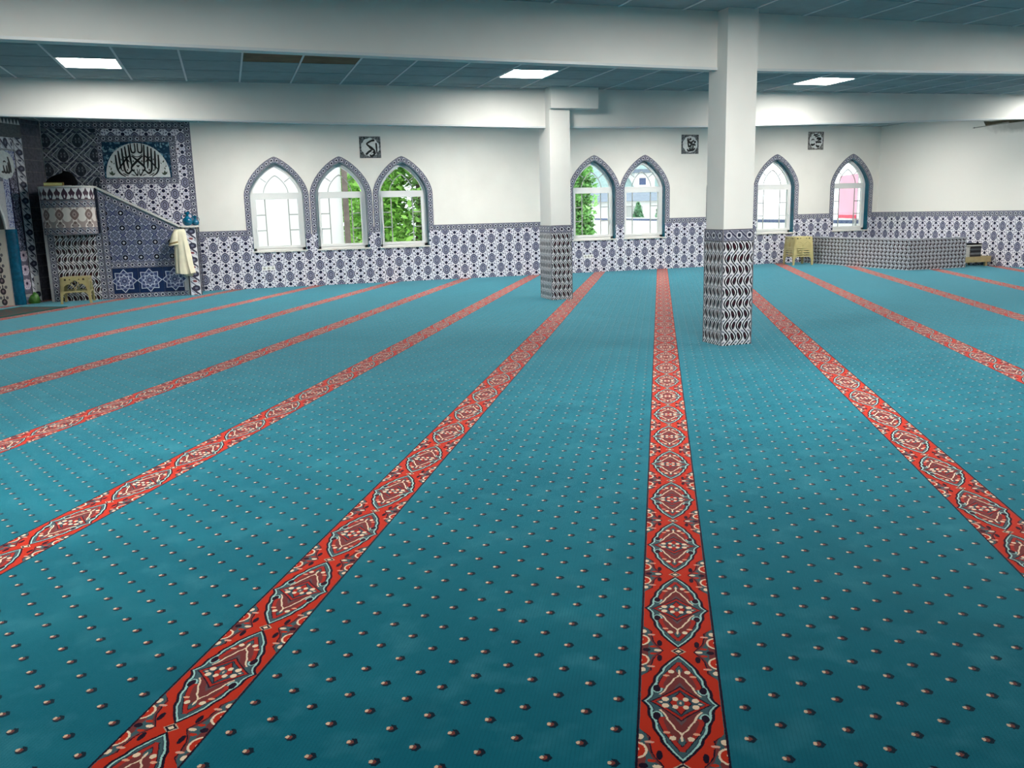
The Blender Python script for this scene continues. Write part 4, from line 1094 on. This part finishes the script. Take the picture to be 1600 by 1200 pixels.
MB().prism([(-.86, .40), (-.72, .395), (-.70, .47), (-.86, .47)], .10, .115, FMN).build('lining_tail', M_ROBE, rb)
MB().tube([(-.90, 18.80, 1.33), (-.90, 18.80, 1.362), (-.88, 18.83, 1.375), (-.87, 18.90, 1.365), (-.87, 18.935, 1.35)], .006, 8).build('hook', M_GAP, rb)

# ------------------------------------------------------------------ mihrab (prayer niche) along the qibla wall
MO = Vector((-3.584, 19.232, 0)); MU = QD.copy(); MNv = QN.copy()
mh = thing('mihrab', 'tiled prayer niche with teal columns and inscription bands in the left corner', 'prayer niche', (MO.x - MU.x * 1.5, MO.y - MU.y * 1.5, 0))
FH = frame(MO, MU, (0, 0, 1))          # n = MU x Z
if FH.col[2].xyz.dot(MNv) < 0: FH = frame(MO, -MU, (0, 0, 1))
sgn = -1 if FH.col[0].xyz.dot(MU) > 0 else 1
Wm = 3.0; NI0, NI1 = .74, 2.26            # niche opening
nz0 = 1.42
def hu(a): return sgn * a                 # distance from the right edge -> frame u
def reg(a0, a1, z0, z1):
    x0, x1 = sorted((hu(a0), hu(a1))); return [(x0, z0), (x1, z0), (x1, z1), (x0, z1)]
DEP = -.10
mb = MB()
def slab(a0, a1, z0, z1):
    r = reg(a0, a1, z0, z1); mb.prism(r, DEP, -.001, FH)
slab(0, NI0, 0, 3.5); slab(NI1, Wm, 0, 3.5)
# pointed arch head of the niche
ah = full(arch((NI1 - NI0) / 2, nz0, 2.62, 14)); mid = (NI0 + NI1) / 2
for (xa, za), (xb, zb) in zip(ah[:-1], ah[1:]):
    q = [(hu(mid + xa), za), (hu(mid + xb), zb), (hu(mid + xb), 3.5), (hu(mid + xa), 3.5)]
    if area(q) < 0: q = q[::-1]
    mb.prism(q, DEP, -.001, FH)
mb.build('backing', M_GROUT, mh)
Ux = tuple(FH.col[0].xyz); Zx = (0, 0, 1)
def hpt(a, z): p = FH @ Vector((hu(a), z, 0)); return tuple(p)
m_out = rumi_material('mihrab_border_tile', Zx, Ux, hpt(.125, 0), .25, .30, False)
tiles(mh, FH, [reg(.0, .25, 0, 3.12)], .25, .30, m_out, name='border_tile', u0=min(hu(0), hu(.25)))
m_top = rumi_material('mihrab_top_tile', Ux, Zx, hpt(0, 3.0), .24, .30, False)
tiles(mh, FH, [reg(.25, Wm - .25, 2.88, 3.12)], .30, .24, m_top, name='border_tile', v0=2.88)
tiles(mh, FH, [reg(Wm - .25, Wm, 0, 3.12)], .25, .30, rumi_material('mihrab_border_tile_far', Zx, Ux, hpt(Wm - .125, 0), .25, .30, False), name='border_tile', u0=min(hu(Wm - .25), hu(Wm)))
M_GREYT = speckled('grey_band_tile', (104, 108, 112), .25, .25, 30); M_CRN = new_mat('crown_tile', (90, 94, 100), .25); nt = M_CRN.node_tree
u_, v_ = coords(nt, (Ux, Zx), hpt(0, 3.36)); pc = Paint(nt, (74, 78, 84)); fz = ((u_ / .09).frac() - .5).abs(); pc.lay((fz * .22 + v_) < .10, (206, 208, 210)); set_color(M_CRN, pc)
tiles(mh, FH, [reg(0, Wm, 3.12, 3.36)], .30, .24, M_GREYT, name='border_tile', v0=3.12)
tiles(mh, FH, [reg(0, Wm, 3.36, 3.50)], .30, .14, M_CRN, name='border_tile', v0=3.36)
M_INSC = new_mat('navy_inscription_tile', (22, 20, 56), .22); nt = M_INSC.node_tree
u_, v_ = coords(nt, (Ux, Zx), hpt(.37, 0)); wv = nt.nodes.new('ShaderNodeTexNoise'); wv.inputs['Scale'].default_value = 17; wv.inputs['Detail'].default_value = 1.0; wv.inputs['Distortion'].default_value = 2.5
g_ = nt.nodes.new('ShaderNodeNewGeometry'); nt.links.new(g_.outputs['Position'], wv.inputs['Vector'])
pi_ = Paint(nt, (24, 22, 58)); pi_.lay(X(nt, wv.outputs['Fac']).near(.5, .032) * (u_.abs() < .085), (206, 208, 228)); pi_.lay(u_.abs() > .105, (60, 60, 100)); set_color(M_INSC, pi_)
tiles(mh, FH, [reg(.26, .48, 1.0, 2.55)], .22, .258, M_INSC, name='inscription_tile', u0=min(hu(.26), hu(.48)), v0=1.0, thick=.010)
tiles(mh, FH, [reg(Wm - .48, Wm - .26, 1.0, 2.55)], .22, .258, M_INSC, name='inscription_tile', u0=min(hu(Wm - .48), hu(Wm - .26)), v0=1.0, thick=.010)
M_FINE = new_mat('fine_floral_tile', (170, 176, 206), .25); nt = M_FINE.node_tree
n1 = noise(nt, 30, 2); pf = Paint(nt, (196, 202, 224)); pf.lay(n1 > .55, (96, 104, 156)); pf.lay(n1 < .38, (60, 62, 110)); set_color(M_FINE, pf)
tiles(mh, FH, [reg(.49, .63, 1.45, 2.55), reg(.26, .49, 2.56, 2.87), reg(.26, .49, 0, .12)], .14, .22, M_FINE, name='floral_tile')
# rosettes
M_PURP = speckled('grey_violet_tile', (116, 112, 130), .25, .2, 30); M_ROSE2 = new_mat('mihrab_rosette_glaze', (190, 180, 200), .25); nt = M_ROSE2.node_tree
u_, v_ = coords(nt, (Ux, Zx), hpt(.37, .25)); fy = ((v_ / .27).frac() - .5) * .27; rr = (u_ * u_ + fy * fy).sqrt(); an = fy.op('ARCTAN2', u_); c8 = (an * 8.0).cos()
pz = Paint(nt, (150, 144, 166)); pz.lay((rr + c8 * .006).near(.098, .012), (214, 206, 220)); pz.lay((rr - c8 * .012).near(.062, .018), (206, 190, 206)); pz.lay(rr < .026, (56, 40, 66)); set_color(M_ROSE2, pz)
for k in range(3):
    r = reg(.26, .48, .18 + .27 * k, .445 + .27 * k)
    MB().prism(r, -.002, .008, FH, .0015).build('tile', M_PURP, mh)
    c = (hu(.37), .25 + .27 * k + .135 - .02)
    MB().prism([(c[0] + .108 * math.cos(2 * PI * i / 24) * (1 + .04 * math.cos(8 * 2 * PI * i / 24)), c[1] + .108 * math.sin(2 * PI * i / 24)) for i in range(24)], .007, .0115, FH).build('rosette', M_ROSE2, mh)
# roundel with the word on the right spandrel
M_SPAN = speckled('grey_spandrel_tile', (140, 144, 158), .25, .35, 28)
tiles(mh, FH, [reg(.49, 1.2, 2.56, 2.87), reg(.64, .80, 2.3, 2.56)], .24, .31, M_SPAN, name='spandrel_tile', v0=2.56)
def rnd_pl(cx, cz, r):      # lobed disc
    return [(hu(cx) + r * (1 + .06 * abs(math.sin(5 * 2 * PI * i / 80))) * math.cos(2 * PI * i / 80), cz + r * (1 + .06 * abs(math.sin(5 * 2 * PI * i / 80))) * math.sin(2 * PI * i / 80)) for i in range(80)]
MB().prism(rnd_pl(.56, 2.60, .25), .007, .013, FH).build('roundel', M_PLQ, mh)
def rp(x, y): return (hu(.57) + (x - 110) / 118.0 * .245, 2.60 + (595 - y) / 170.0 * .245)
ALLAH = [[(165, 490, .8), (178, 560, 1.1), (185, 630, 1.2), (190, 690, .7)], [(160, 560, .6), (165, 630, 1.1), (168, 680, 1.2), (150, 690, 1.0), (140, 640, .9), (138, 600, .6)], [(138, 640, .6), (135, 685, 1.2), (115, 690, 1.1), (105, 650, .9), (100, 600, .5)], [(105, 665, .7), (92, 690, 1.0), (80, 680, .7), (76, 695, 1.0)], [(105, 560, .7), (120, 548, .8), (135, 560, .6)]]
if sgn > 0: ALLAH = [[(220 - x, y, q) for x, y, q in s] for s in ALLAH]
strokes([[(*rp(x, y), q) for x, y, q in s] for s in ALLAH], mh, FH, M_BLACK, 'letter', .0125, .017, .034)
# niche inside: recessed lining, white floral panels below, grey vault above
M_NICHE = speckled('niche_vault', (92, 92, 92), .5, .3, 8)
M_WFLOR = new_mat('white_floral_panel', (226, 222, 214), .25); nt = M_WFLOR.node_tree
u_, v_ = coords(nt, (tuple(-MNv), Zx), hpt(NI0, 0)); cc = ((u_ / .34).frac() - .5).abs() * .34
pq = Paint(nt, (232, 226, 216)); fq = (v_ / .20).frac(); 
pq.lay(ell(cc, fq * .2, .0, .07, .05, .062), (70, 64, 74)); pq.lay(ell(cc, fq * .2, .0, .075, .018, .026), (150, 130, 140)); pq.lay(ell(cc, fq * .2, .055, .15, .025, .03), (120, 116, 124)); pq.lay(ell(cc, fq * .2, .0, .16, .010, .04), (60, 58, 70)); pq.lay(cc > .155, (196, 190, 186)); set_color(M_WFLOR, pq)
for a, sg in ((NI0, 1), (NI1, -1)):
    lo = FH @ Vector((hu(a), 0, -.01)); hi = FH @ Vector((hu(a + sg * .16), 0, -.62))
    d = Vector((hi.x - lo.x, hi.y - lo.y, 0)); nrm = Vector((-d.y, d.x, 0)).normalized() * .02
    MB().prism([(lo.x, lo.y), (hi.x, hi.y), (hi.x + nrm.x, hi.y + nrm.y), (lo.x + nrm.x, lo.y + nrm.y)], 0, nz0, None).build('niche_panel', M_WFLOR, mh, fix=True)
    for q in range(8):
        pass
l2 = FH @ Vector((hu(NI0 + .15), 0, -.62)); r2 = FH @ Vector((hu(NI1 - .15), 0, -.62)); bk2 = -MNv * .03
MB().prism([(l2.x, l2.y), (r2.x, r2.y), (r2.x + bk2.x, r2.y + bk2.y), (l2.x + bk2.x, l2.y + bk2.y)], 0, nz0).build('niche_panel', M_WFLOR, mh, fix=True)
vault = MB(); rings = []
for dd_, sc_ in ((-.02, 1.0), (-.25, .93), (-.45, .78), (-.60, .5), (-.66, .05)):
    rings.append([tuple(FH @ Vector((hu(mid + x * sc_), nz0 + (z - nz0) * sc_, dd_))) for x, z in ah])
b0_ = len(vault.v)
for r in rings: vault.v += r
nn_ = len(ah)
for i in range(len(rings) - 1):
    for k in range(nn_ - 1): vault.f.append((i * nn_ + k, i * nn_ + k + 1, (i + 1) * nn_ + k + 1, (i + 1) * nn_ + k))
vault.build('niche_vault', M_NICHE, mh, smooth=True)
ao = full(arch((NI1 - NI0) / 2 + .05, nz0, 2.70, 14)); mb = MB()
ring_strip(mb, [(hu(mid + x), z) for x, z in ao], [(hu(mid + x), z) for x, z in ah], -.004, .016, FH); mb.build('arch_moulding', M_PLQ, mh)
# engaged teal columns
for a in (.62, Wm - .62):
    c = FH @ Vector((hu(a), 0, -.005))
    MB().lathe([(.122, 0)] + [q for k in range(6) for q in ((.122, .03 + .228 * k), (.122, .222 + .228 * k), (.118, .226 + .228 * k), (.122, .230 + .228 * k))] + [(.122, 1.42)], 28, Matrix.Translation(c)).build('engaged_column', M_TEAL2, mh, smooth=True)
# small fittings by the niche
def box_fit(name, label, cat, a, z, w, h, d, hole):
    t = thing(name, label, cat, hpt(a, z)); FMx = FH @ T(hu(a), z, 0)
    MB().prism([(-w / 2, -h / 2), (w / 2, -h / 2), (w / 2, h / 2), (-w / 2, h / 2)], .009, .009 + d, FMx, .004).build('plate', M_PVC, t)
    MB().prism([(.014 * math.cos(2 * PI * k / 14), hole + .020 * math.sin(2 * PI * k / 14)) for k in range(14)], .009 + d - .002, .011 + d, FMx).build('button', M_GAP, t)
box_fit('wall_switch', 'tall white switch box with black dot on the niche border', 'switch', .115, .36, .10, .30, .03, .0)
M_GREEN = speckled('green_plastic', (84, 150, 54), .35, .35, 20)
gb = lump('green_bag', 'small green crumpled bag on the carpet at the foot of the prayer niche', 'bag', tuple(FH @ Vector((hu(.36), 0, .11))), .105, .075, .20, M_GREEN, 5)
# mat in front of the niche
mc = FH @ Vector((hu(2.25), 0, .88))
M_MAT = new_mat('worn_mat', (92, 96, 92), 1.0, .1); nt = M_MAT.node_tree
u_, v_ = coords(nt, (tuple(MU), tuple(MNv)), tuple(mc)); n1 = noise(nt, 9, 3)
pm_ = Paint(nt, (84, 98, 96)); pm_.lay(n1 > .55, (128, 84, 78), .8); pm_.lay(u_.abs() > 1.06, (60, 100, 96)); pm_.lay(v_.abs() > .42, (40, 92, 86)); set_color(M_MAT, pm_)
mat_o = MB().box((-1.15, -.48, .0003), (1.15, .48, .012), frame((mc.x, mc.y, 0), MU, (-MU.y, MU.x, 0))).build('prayer_mat', M_MAT); tag(mat_o, 'dull grey red prayer mat lying before the tiled niche', 'mat')

# ------------------------------------------------------------------ plastic stools
M_STOOL = speckled('cream_plastic', (190, 177, 124), .38, .06, 10)
def stool_side(w0, w1, h, FM, parent):
    """one side: seat edge at the top (half width w1), feet at the bottom (half width w0)"""
    def hw(z): return w0 + (w1 - w0) * z / h
    th0, th1 = -.010, .0
    zt = h * .905; zc = h * .46
    mb = MB()
    def both(pts):
        for s in (1, -1):
            q = [(s * x, z) for x, z in pts]
            if area(q) < 0: q = q[::-1]
            mb.prism(q, th0, th1, FM)
    mb.prism([(-hw(zt), zt), (hw(zt), zt), (hw(h), h), (-hw(h), h)], th0, th1, FM)                      # apron
    iw = hw(zc) - .052
    both([(iw, zc - .02), (hw(zc - .02), zc - .02), (hw(zt), zt), (iw, zt)])                            # stiles
    cxa = iw / 2 + .004; r = iw / 2 - .002; ha = h * .285                                              # the two small arches
    arc = [(cxa + r * math.cos(PI * .5 * k / 8), zc + .012 + ha * math.sin(PI * .5 * k / 8)) for k in range(9)]
    both([(iw, zt), (.010, zt), (.022, zt - .022), (.060, zt - .042), (.100, zt - .066)] + [(cxa - .01, zc + .012 + ha + .006)] + arc[::-1])
    mb.prism([(-hw(zc), zc - .016), (hw(zc), zc - .016), (hw(zc), zc + .014), (-hw(zc), zc + .014)], th0, th1 + .002, FM)  # cross bar
    both([(iw - .055, zc - .016), (iw - .015, zc - .036), (iw, zc - .075), (iw + .005, zc - .016)])      # rounded knees
    for s in (1, -1):
        pts = [(s * (cxa + r * math.cos(PI * k / 14)), zc + .012 + ha * math.sin(PI * k / 14), -.004) for k in range(15)]
        mb.tube(pts, .0085, 6, FM)
    mb.build('side_panel', M_STOOL, parent)
def make_stool(label, group=None):
    t = thing('plastic_stool', label, 'stool', (0, 0, 0), 0, group)
    h, w0, w1 = .49, .272, .244
    seat = MB(); q = w1 - .004; c = .03
    oct_ = [(-q + c, -q), (q - c, -q), (q, -q + c), (q, q - c), (q - c, q), (-q + c, q), (-q, q - c), (-q, -q + c)]
    seat.prism(oct_, h - .014, h + .006, None, .006); seat.build('seat', M_STOOL, t)
    tilt = math.atan2(w0 - w1, h)
    for k in range(4):
        Rz = Matrix.Rotation(PI / 2 * k, 4, 'Z')
        FM = Rz @ frame((0, -w0, 0), (1, 0, 0), (0, math.sin(tilt), math.cos(tilt)))
        stool_side(w0, w1, h, FM, t)
        a = Vector((w0, -w0, 0)); b = Vector((w1, -w1, h)); lg = MB(); n = 6; rings = []
        for i in range(n + 1):
            f = i / n; p = a.lerp(b, f); s = .052 if f > .5 else .042 + .010 * f * 2
            rings.append([(p.x, p.y, p.z), (p.x, p.y + s, p.z), (p.x - .012, p.y + s, p.z), (p.x - .012, p.y + .012, p.z), (p.x - s, p.y + .012, p.z), (p.x - s, p.y, p.z)])
        lg.loft(rings); lg.box((w0 - .040, -w0 - .003, 0), (w0 + .003, -w0 + .040, .03))
        lg.build('leg', M_STOOL, t, Rz, fix=True)
    for (x, y) in ((-.15, -.196), (-.075, -.2), (.075, -.2), (.15, -.196)):
        pass
    M_ = frame((0, -w0, 0), (1, 0, 0), (0, math.sin(tilt), math.cos(tilt)))
    for k in range(4):
        Rz = Matrix.Rotation(PI / 2 * k, 4, 'Z')
        for x, s in ((-.158, .018), (-.08, .011), (.08, .011), (.158, .018)):
            MB().prism([(x - s, .455 - s), (x + s, .455 - s), (x + s, .455 + s * .6), (x, .455 + s), (x - s, .455 + s * .6)], -.001, .0015, Rz @ M_).build('vent_slot', M_SLOT, t)
    return t
M_SLOT = new_mat('dark_vent', (40, 34, 20), .8)
st0 = make_stool('single cream plastic stool standing below the pulpit balcony')
st0.matrix_basis = T(-2.835, 18.565, 0) @ Matrix.Rotation(.02, 4, 'Z')
SN = ['lowest', 'second lowest', 'middle', 'second highest', 'topmost']
for k in range(5):
    s = copy_tree(st0); s.matrix_basis = T(13.90, 19.16, .054 * k) @ Matrix.Rotation(-.15 + .004 * k, 4, 'Z')
    s['label'] = SN[k] + ' cream plastic stool in the stack under the window'; s['group'] = 'stacked plastic stools'

# ------------------------------------------------------------------ low tiled enclosure in the right corner
en = thing('low_enclosure', 'low wave tiled corner enclosure wall below the rightmost window', 'enclosure', (15.4, 17.8, 0))
EX, EY, EH, ET = 14.45, 15.92, .675, .12
MB().box((EX + .004, EY + .004, 0), (EX + ET, YB - .02, EH)).box((EX + ET, EY + .004, 0), (16.06, EY + ET, EH)).build('core', M_GROUT, en)
FE1 = frame((EX + .004, YB - .02, 0), (0, -1, 0), (0, 0, 1)); L1 = YB - .02 - EY
we1 = wave_material('enclosure_side_tile', (0, -1, 0), .128, .17, .25, (0, YB, .0)); we2 = wave_material('enclosure_front_tile', (1, 0, 0), .105, .17, .25, (EX, 0, .0))
tiles(en, FE1, [[(0, 0), (L1, 0), (L1, EH - .02), (0, EH - .02)]], .24, .22, we1)
FE2 = frame((EX, EY + .004, 0), (1, 0, 0), (0, 0, 1)); L2 = 16.06 - EX
tiles(en, FE2, [[(0, 0), (L2, 0), (L2, EH - .02), (0, EH - .02)]], .24, .22, we2)
MB().prism([(EX - .012, EY - .012), (16.065, EY - .012), (16.065, EY + ET + .008), (EX + ET + .008, EY + ET + .008), (EX + ET + .008, YB - .02), (EX - .012, YB - .02)], EH - .02, EH + .012).build('coping', speckled('grey_coping', (168, 170, 178), .35, .1, 12), en)

# low wooden table with papers at the open end
M_PINE = speckled('pale_pine', (196, 176, 128), .55, .14, 7)
tb = thing('low_table', 'low pale wooden table against the right wall beside the tiled enclosure', 'table', (16.48, 16.28, 0))
TX0, TX1, TY0, TY1 = 16.085, 16.885, 15.99, 16.58
MB().box((TX0, TY0, .205), (TX1, TY1, .225)).build('top', M_PINE, tb)
MB().box((TX0, TY0 + .002, .095), (TX1, TY0 + .022, .205)).box((TX0, TY1 - .022, .095), (TX1, TY1 - .002, .205)).box((TX0, TY0 + .022, .095), (TX0 + .02, TY1 - .022, .205)).build('apron', M_PINE, tb)
for (x, y) in ((TX0 + .03, TY0 + .025), (TX1 - .13, TY0 + .025), (TX0 + .03, TY1 - .075), (TX1 - .13, TY1 - .075)):
    MB().box((x, y, 0), (x + .05, y + .05, .205)).build('leg', M_PINE, tb)
def flat_book(x0, x1, y0, y1, z, h, col, label, name='book', cat='book'):
    t = thing(name, label, cat, ((x0 + x1) / 2, (y0 + y1) / 2, z))
    MB().box((x0 + .004, y0 + .003, z + h * .12), (x1 - .006, y1 - .004, z + h * .88)).build('pages', M_PAPW, t)
    c = speckled('cover', col, .45, .15, 12)
    MB().box((x0, y0, z), (x1, y1, z + h * .12)).box((x0, y0, z + h * .88), (x1, y1, z + h)).box((x0, y0 - .004, z), (x1, y0 + .002, z + h)).build('cover', c, t)
M_PAPW = speckled('paper_edges', (222, 220, 212), .7, .12, 60)
z = .2255
ph = thing('paper_stack', 'stack of white papers on the left of the low table', 'paper', (16.20, 16.10, z))
for k in range(9):
    MB().box((16.10 + .002 * (k % 3), 16.02 + .003 * (k % 2), z + k * .025), (16.275 - .003 * (k % 2), 16.24, z + k * .025 + .0235)).build('bundle', M_PAPW, ph)
zz = z
for h, col, nm in ((0.047, (44, 40, 36), 'lowest brown black'), (0.044, (120, 122, 124), 'grey'), (0.054, (30, 32, 34), 'dark green black'), (0.041, (84, 88, 92), 'slate grey'), (0.051, (26, 24, 24), 'uppermost black')):
    flat_book(16.285, 16.60, 16.02, 16.24, zz, h, col, nm + ' closed book in the pile on the low table'); zz += h + .0006
o = MB().box((16.10, 16.015, zz + .0005), (16.61, 16.25, zz + .034)).build('white_file', M_PAPW); tag(o, 'flat white file lying across the papers on the low table', 'file')
o = MB().box((16.095, 16.01, zz + .0345), (16.60, 16.26, zz + .062)).build('black_folder', M_BLKCLOTH); tag(o, 'black folder topping the pile on the low table', 'folder')

# loose board and strip below the far beam at the right
M_BOARD = speckled('dark_damp_board', (84, 78, 56), .8, .3, 9)
bd = thing('loose_board', 'dark broken board hanging under the far beam at the right', 'board', (16.83, 15.6, 3.2))
MB().prism([(16.45, 0), (14.9, 0), (14.9, .075), (16.30, .085), (16.52, .11)][::-1], 0, .10, frame((16.895, 0, 3.185), (0, 1, 0), (0, 0, 1))).build('plank', M_BOARD, bd, fix=True)
MB().prism([(.5, .0), (-.5, -.005), (-.5, .018), (.5, .012)], 0, .03, frame((16.87, 16.30, 3.18), (0, 1, -.03), (0, 0.03, 1))).build('strip', speckled('grey_strip', (150, 150, 142), .6, .1, 10), bd, fix=True)
MB().tube([(16.88, 16.76, 3.17), (16.898, 16.78, 3.18)], .012, 8).build('nail', M_GAP, bd)

# ------------------------------------------------------------------ outside
M_GROUND = speckled('pale_paving', (196, 196, 190), .9, .15, .6); M_LAWN = speckled('lawn', (84, 128, 52), .95, .25, 2.0)
MB().box((-40, YB + .34, -.6), (80, 120, -.45)).build('ground', M_GROUND, kind='structure')
def tree(name, label, cx, cy, zb, h, rx, ry, n, size, col, seed, trunk=True, cone=False, z0=.0):
    rnd = random.Random(seed); t = thing(name, label, 'tree', (cx, cy, zb))
    mt = new_mat('leaf_green', col, .6, .3); bsdf(mt).inputs['Transmission Weight'].default_value = 0.0; nt = mt.node_tree
    p = Paint(nt, col); n1 = noise(nt, 1.3, 2); n2 = noise(nt, 5.0, 1)
    p.lay(((n1 - .45) * 4).op('MULTIPLY', 1.0, clamp=True), tuple(min(255, int(c * 1.25 + 12)) for c in col)); p.lay(n2 > .56, tuple(int(c * .55) for c in col), .8); set_color(mt, p)
    mb = MB()
    cl = [(rnd.uniform(-1, 1), rnd.uniform(-1, 1), rnd.uniform(0, 1)) for _ in range(60)]
    for _ in range(n):
        if cone:
            f = rnd.random() ** .8; a = rnd.uniform(0, 2 * PI); r = (1 - f) * rx * rnd.uniform(.5, 1.05) + .02
            p_ = Vector((cx + r * math.cos(a), cy + r * math.sin(a), zb + z0 + f * (h - z0)))
        else:
            while True:
                q = Vector((rnd.uniform(-1, 1), rnd.uniform(-1, 1), rnd.uniform(-1, 1)))
                if .35 < q.length < 1: break
            c = rnd.choice(cl); bl = Vector((c[0], c[1], c[2] * 2 - 1))
            q = bl * .75 + q * .34
            p_ = Vector((cx + q.x * rx, cy + q.y * ry, zb + z0 + (q.z * .5 + .5) * (h - z0)))
        s = size * rnd.uniform(.6, 1.3); e1 = Vector((rnd.uniform(-1, 1), rnd.uniform(-1, 1), rnd.uniform(-.6, .6))).normalized(); e2 = e1.cross(Vector((rnd.uniform(-1, 1), rnd.uniform(-1, 1), 1))).normalized()
        mb.poly([p_ - e1 * s, p_ - e2 * s * .45, p_ + e1 * s, p_ + e2 * s * .45])
    mb.build('foliage', mt, t, kind='stuff')
    if trunk: MB().tube([(cx, cy, zb), (cx + .05, cy, zb + h * .35), (cx - .04, cy + .05, zb + h * .8)], [.05 * h, .04 * h, .012 * h], 8).build('trunk', speckled('bark', (92, 76, 60), .9, .3, 10), t, smooth=True)
tree('broad_tree', 'dense bright green tree outside the third window', 6.6, 30.5, -.5, 7.0, 2.6, 2.0, 15000, .16, (150, 208, 96), 11)
tree('broad_tree', 'bright green tree close behind the grey post outside', 5.4, 36.0, -.5, 7.6, 1.5, 1.6, 8000, .15, (160, 216, 104), 12)
tree('broad_tree', 'slim green tree left in the window beside the far column', 11.6, 28.5, -.5, 4.6, .55, .6, 5200, .11, (150, 206, 124), 13)
tree('conifer', 'small pointed conifer outside the fifth window', 22.5, 46.0, -.5, 2.35, .80, .80, 3600, .11, (130, 178, 140), 14, True, True)
tree('conifer', 'bushy conifer at the right side of the fifth window', 24.3, 46.6, -.5, 2.75, .75, .75, 3200, .11, (140, 186, 150), 15, True, True)
tree('broad_tree', 'round topped tree seen high in the window beside the far column', 13.3, 33.5, -.5, 5.0, .95, .9, 5200, .13, (160, 212, 150), 16, True, False, 2.2)
M_RENDERW = speckled('white_render', (240, 240, 238), .85, .03, 1.0); M_POST = speckled('grey_brown_post', (126, 112, 106), .8, .2, 6)
wb = thing('white_annex', 'white rendered annex wall outside the first window', 'building', (0, 27, -.45))
MB().box((-8, 26.2, -.45), (3.28, 31, 6.5)).build('wall', M_RENDERW, wb)
MB().box((-8.2, 26.0, 6.5), (3.3, 31.2, 6.7)).build('roof_edge', M_RENDERW, wb)
o = MB().box((3.30, 26.05, -.45), (3.45, 26.20, 6.6)).build('corner_post', M_POST); tag(o, 'tall grey brown post outside the second window', 'post')  # narrow grey brown upright at the annex wall's right edge
# boundary wall running away from the building, dark blue band near its top
M_BLUEB = speckled('blue_band_paint', (70, 88, 128), .6, .1, 4)
bwl = thing('boundary_wall', 'long white boundary wall with a blue band outside the right windows', 'wall', (19.3, 34, -.45))
def along(f0, f1, z0, z1, d, mt, nm):
    a = Vector((17.75, 21.3)); b = Vector((21.2, 49.0)); dr = (b - a); nn = Vector((-dr.y, dr.x)).normalized() * d
    p = a + dr * f0; q = a + dr * f1
    pts = [(p.x + nn.x, p.y + nn.y), (p.x - nn.x, p.y - nn.y), (q.x - nn.x, q.y - nn.y), (q.x + nn.x, q.y + nn.y)]
    if area(pts) < 0: pts = pts[::-1]
    MB().prism(pts, z0, z1).build(nm, mt, bwl)
along(0, 1, -.45, .92, .10, M_RENDERW, 'wall_body'); along(0, 1, .92, 1.02, .108, M_BLUEB, 'band'); along(0, 1, 1.02, 1.07, .10, M_RENDERW, 'coping')
M_PINK = speckled('pink_hoarding', (250, 176, 200), .6, .03, 2); M_RED = speckled('red_strip', (226, 70, 96), .6, .05, 3)
hd = thing('hoarding', 'pink hoarding with a red foot strip outside the last window', 'hoarding', (18.0, 22.3, 1.07))
a = Vector((17.60, 21.6)); b = Vector((18.28, 23.2)); nn = Vector((-(b - a).y, (b - a).x)).normalized() * .02
def hq(f0, f1): 
    p = a + (b - a) * f0; q = a + (b - a) * f1; pts = [(p.x + nn.x, p.y + nn.y), (p.x - nn.x, p.y - nn.y), (q.x - nn.x, q.y - nn.y), (q.x + nn.x, q.y + nn.y)]
    return pts if area(pts) > 0 else pts[::-1]
MB().prism(hq(0, 1), 1.17, 2.35).build('board', M_PINK, hd); MB().prism(hq(0, 1), 1.07, 1.168).build('foot_strip', M_RED, hd)
for f in (.02, .98):
    p = a + (b - a) * f; MB().box((p.x + .03, p.y + .02, -.45), (p.x + .09, p.y + .08, 2.3)).build('post', M_MUNT, hd)
# houses beyond
M_ROOF = speckled('slate_roof', (120, 134, 150), .7, .12, 3); M_ROOF2 = speckled('pale_tiled_roof', (150, 176, 174), .8, .1, 4)
hs = thing('low_house', 'low white house with a grey roof beyond the boundary wall', 'building', (27, 58, -.45))
MB().box((24.2, 56, -.45), (36, 64, 2.10)).build('wall', M_RENDERW, hs)
MB().loft([[(23.9, 55.6, 2.05), (23.9, 60, 2.75), (23.9, 64.4, 2.05)], [(36.3, 55.6, 2.05), (36.3, 60, 2.75), (36.3, 64.4, 2.05)]]).build('roof', M_ROOF, hs, fix=True)
for x in (26.5, 29.5, 32.5): 
    w_ = MB().box((x, 55.94, .6), (x + 1.2, 56.01, 1.7)).build('window', M_MUNT, hs); MB().box((x + .08, 55.92, .68), (x + 1.12, 55.95, 1.62)).build('pane', M_GLASSD, w_) if 'M_GLASSD' in globals() else None
h2 = thing('dormer_house', 'large pale roofed house with a dormer far beyond the wall', 'building', (40, 84, -.45))
MB().box((34, 80, -.45), (47, 92, 3.1)).build('wall', M_RENDERW, h2)
MB().loft([[(33.4, 79.2, 3.0), (33.4, 86, 8.2), (33.4, 92.8, 3.0)], [(47.6, 79.2, 3.0), (47.6, 86, 8.2), (47.6, 92.8, 3.0)]]).build('roof', M_ROOF2, h2, fix=True)
dm = MB().box((38.7, 79.9, 3.6), (40.9, 83, 5.0)).build('dormer', M_RENDERW, h2)
MB().box((38.4, 79.6, 5.0), (41.3, 83.4, 5.35)).build('dormer_roof', M_ROOF, dm)
MB().box((39.2, 79.86, 3.85), (39.9, 79.9, 4.5)).build('dormer_window', M_BLUEB, dm)
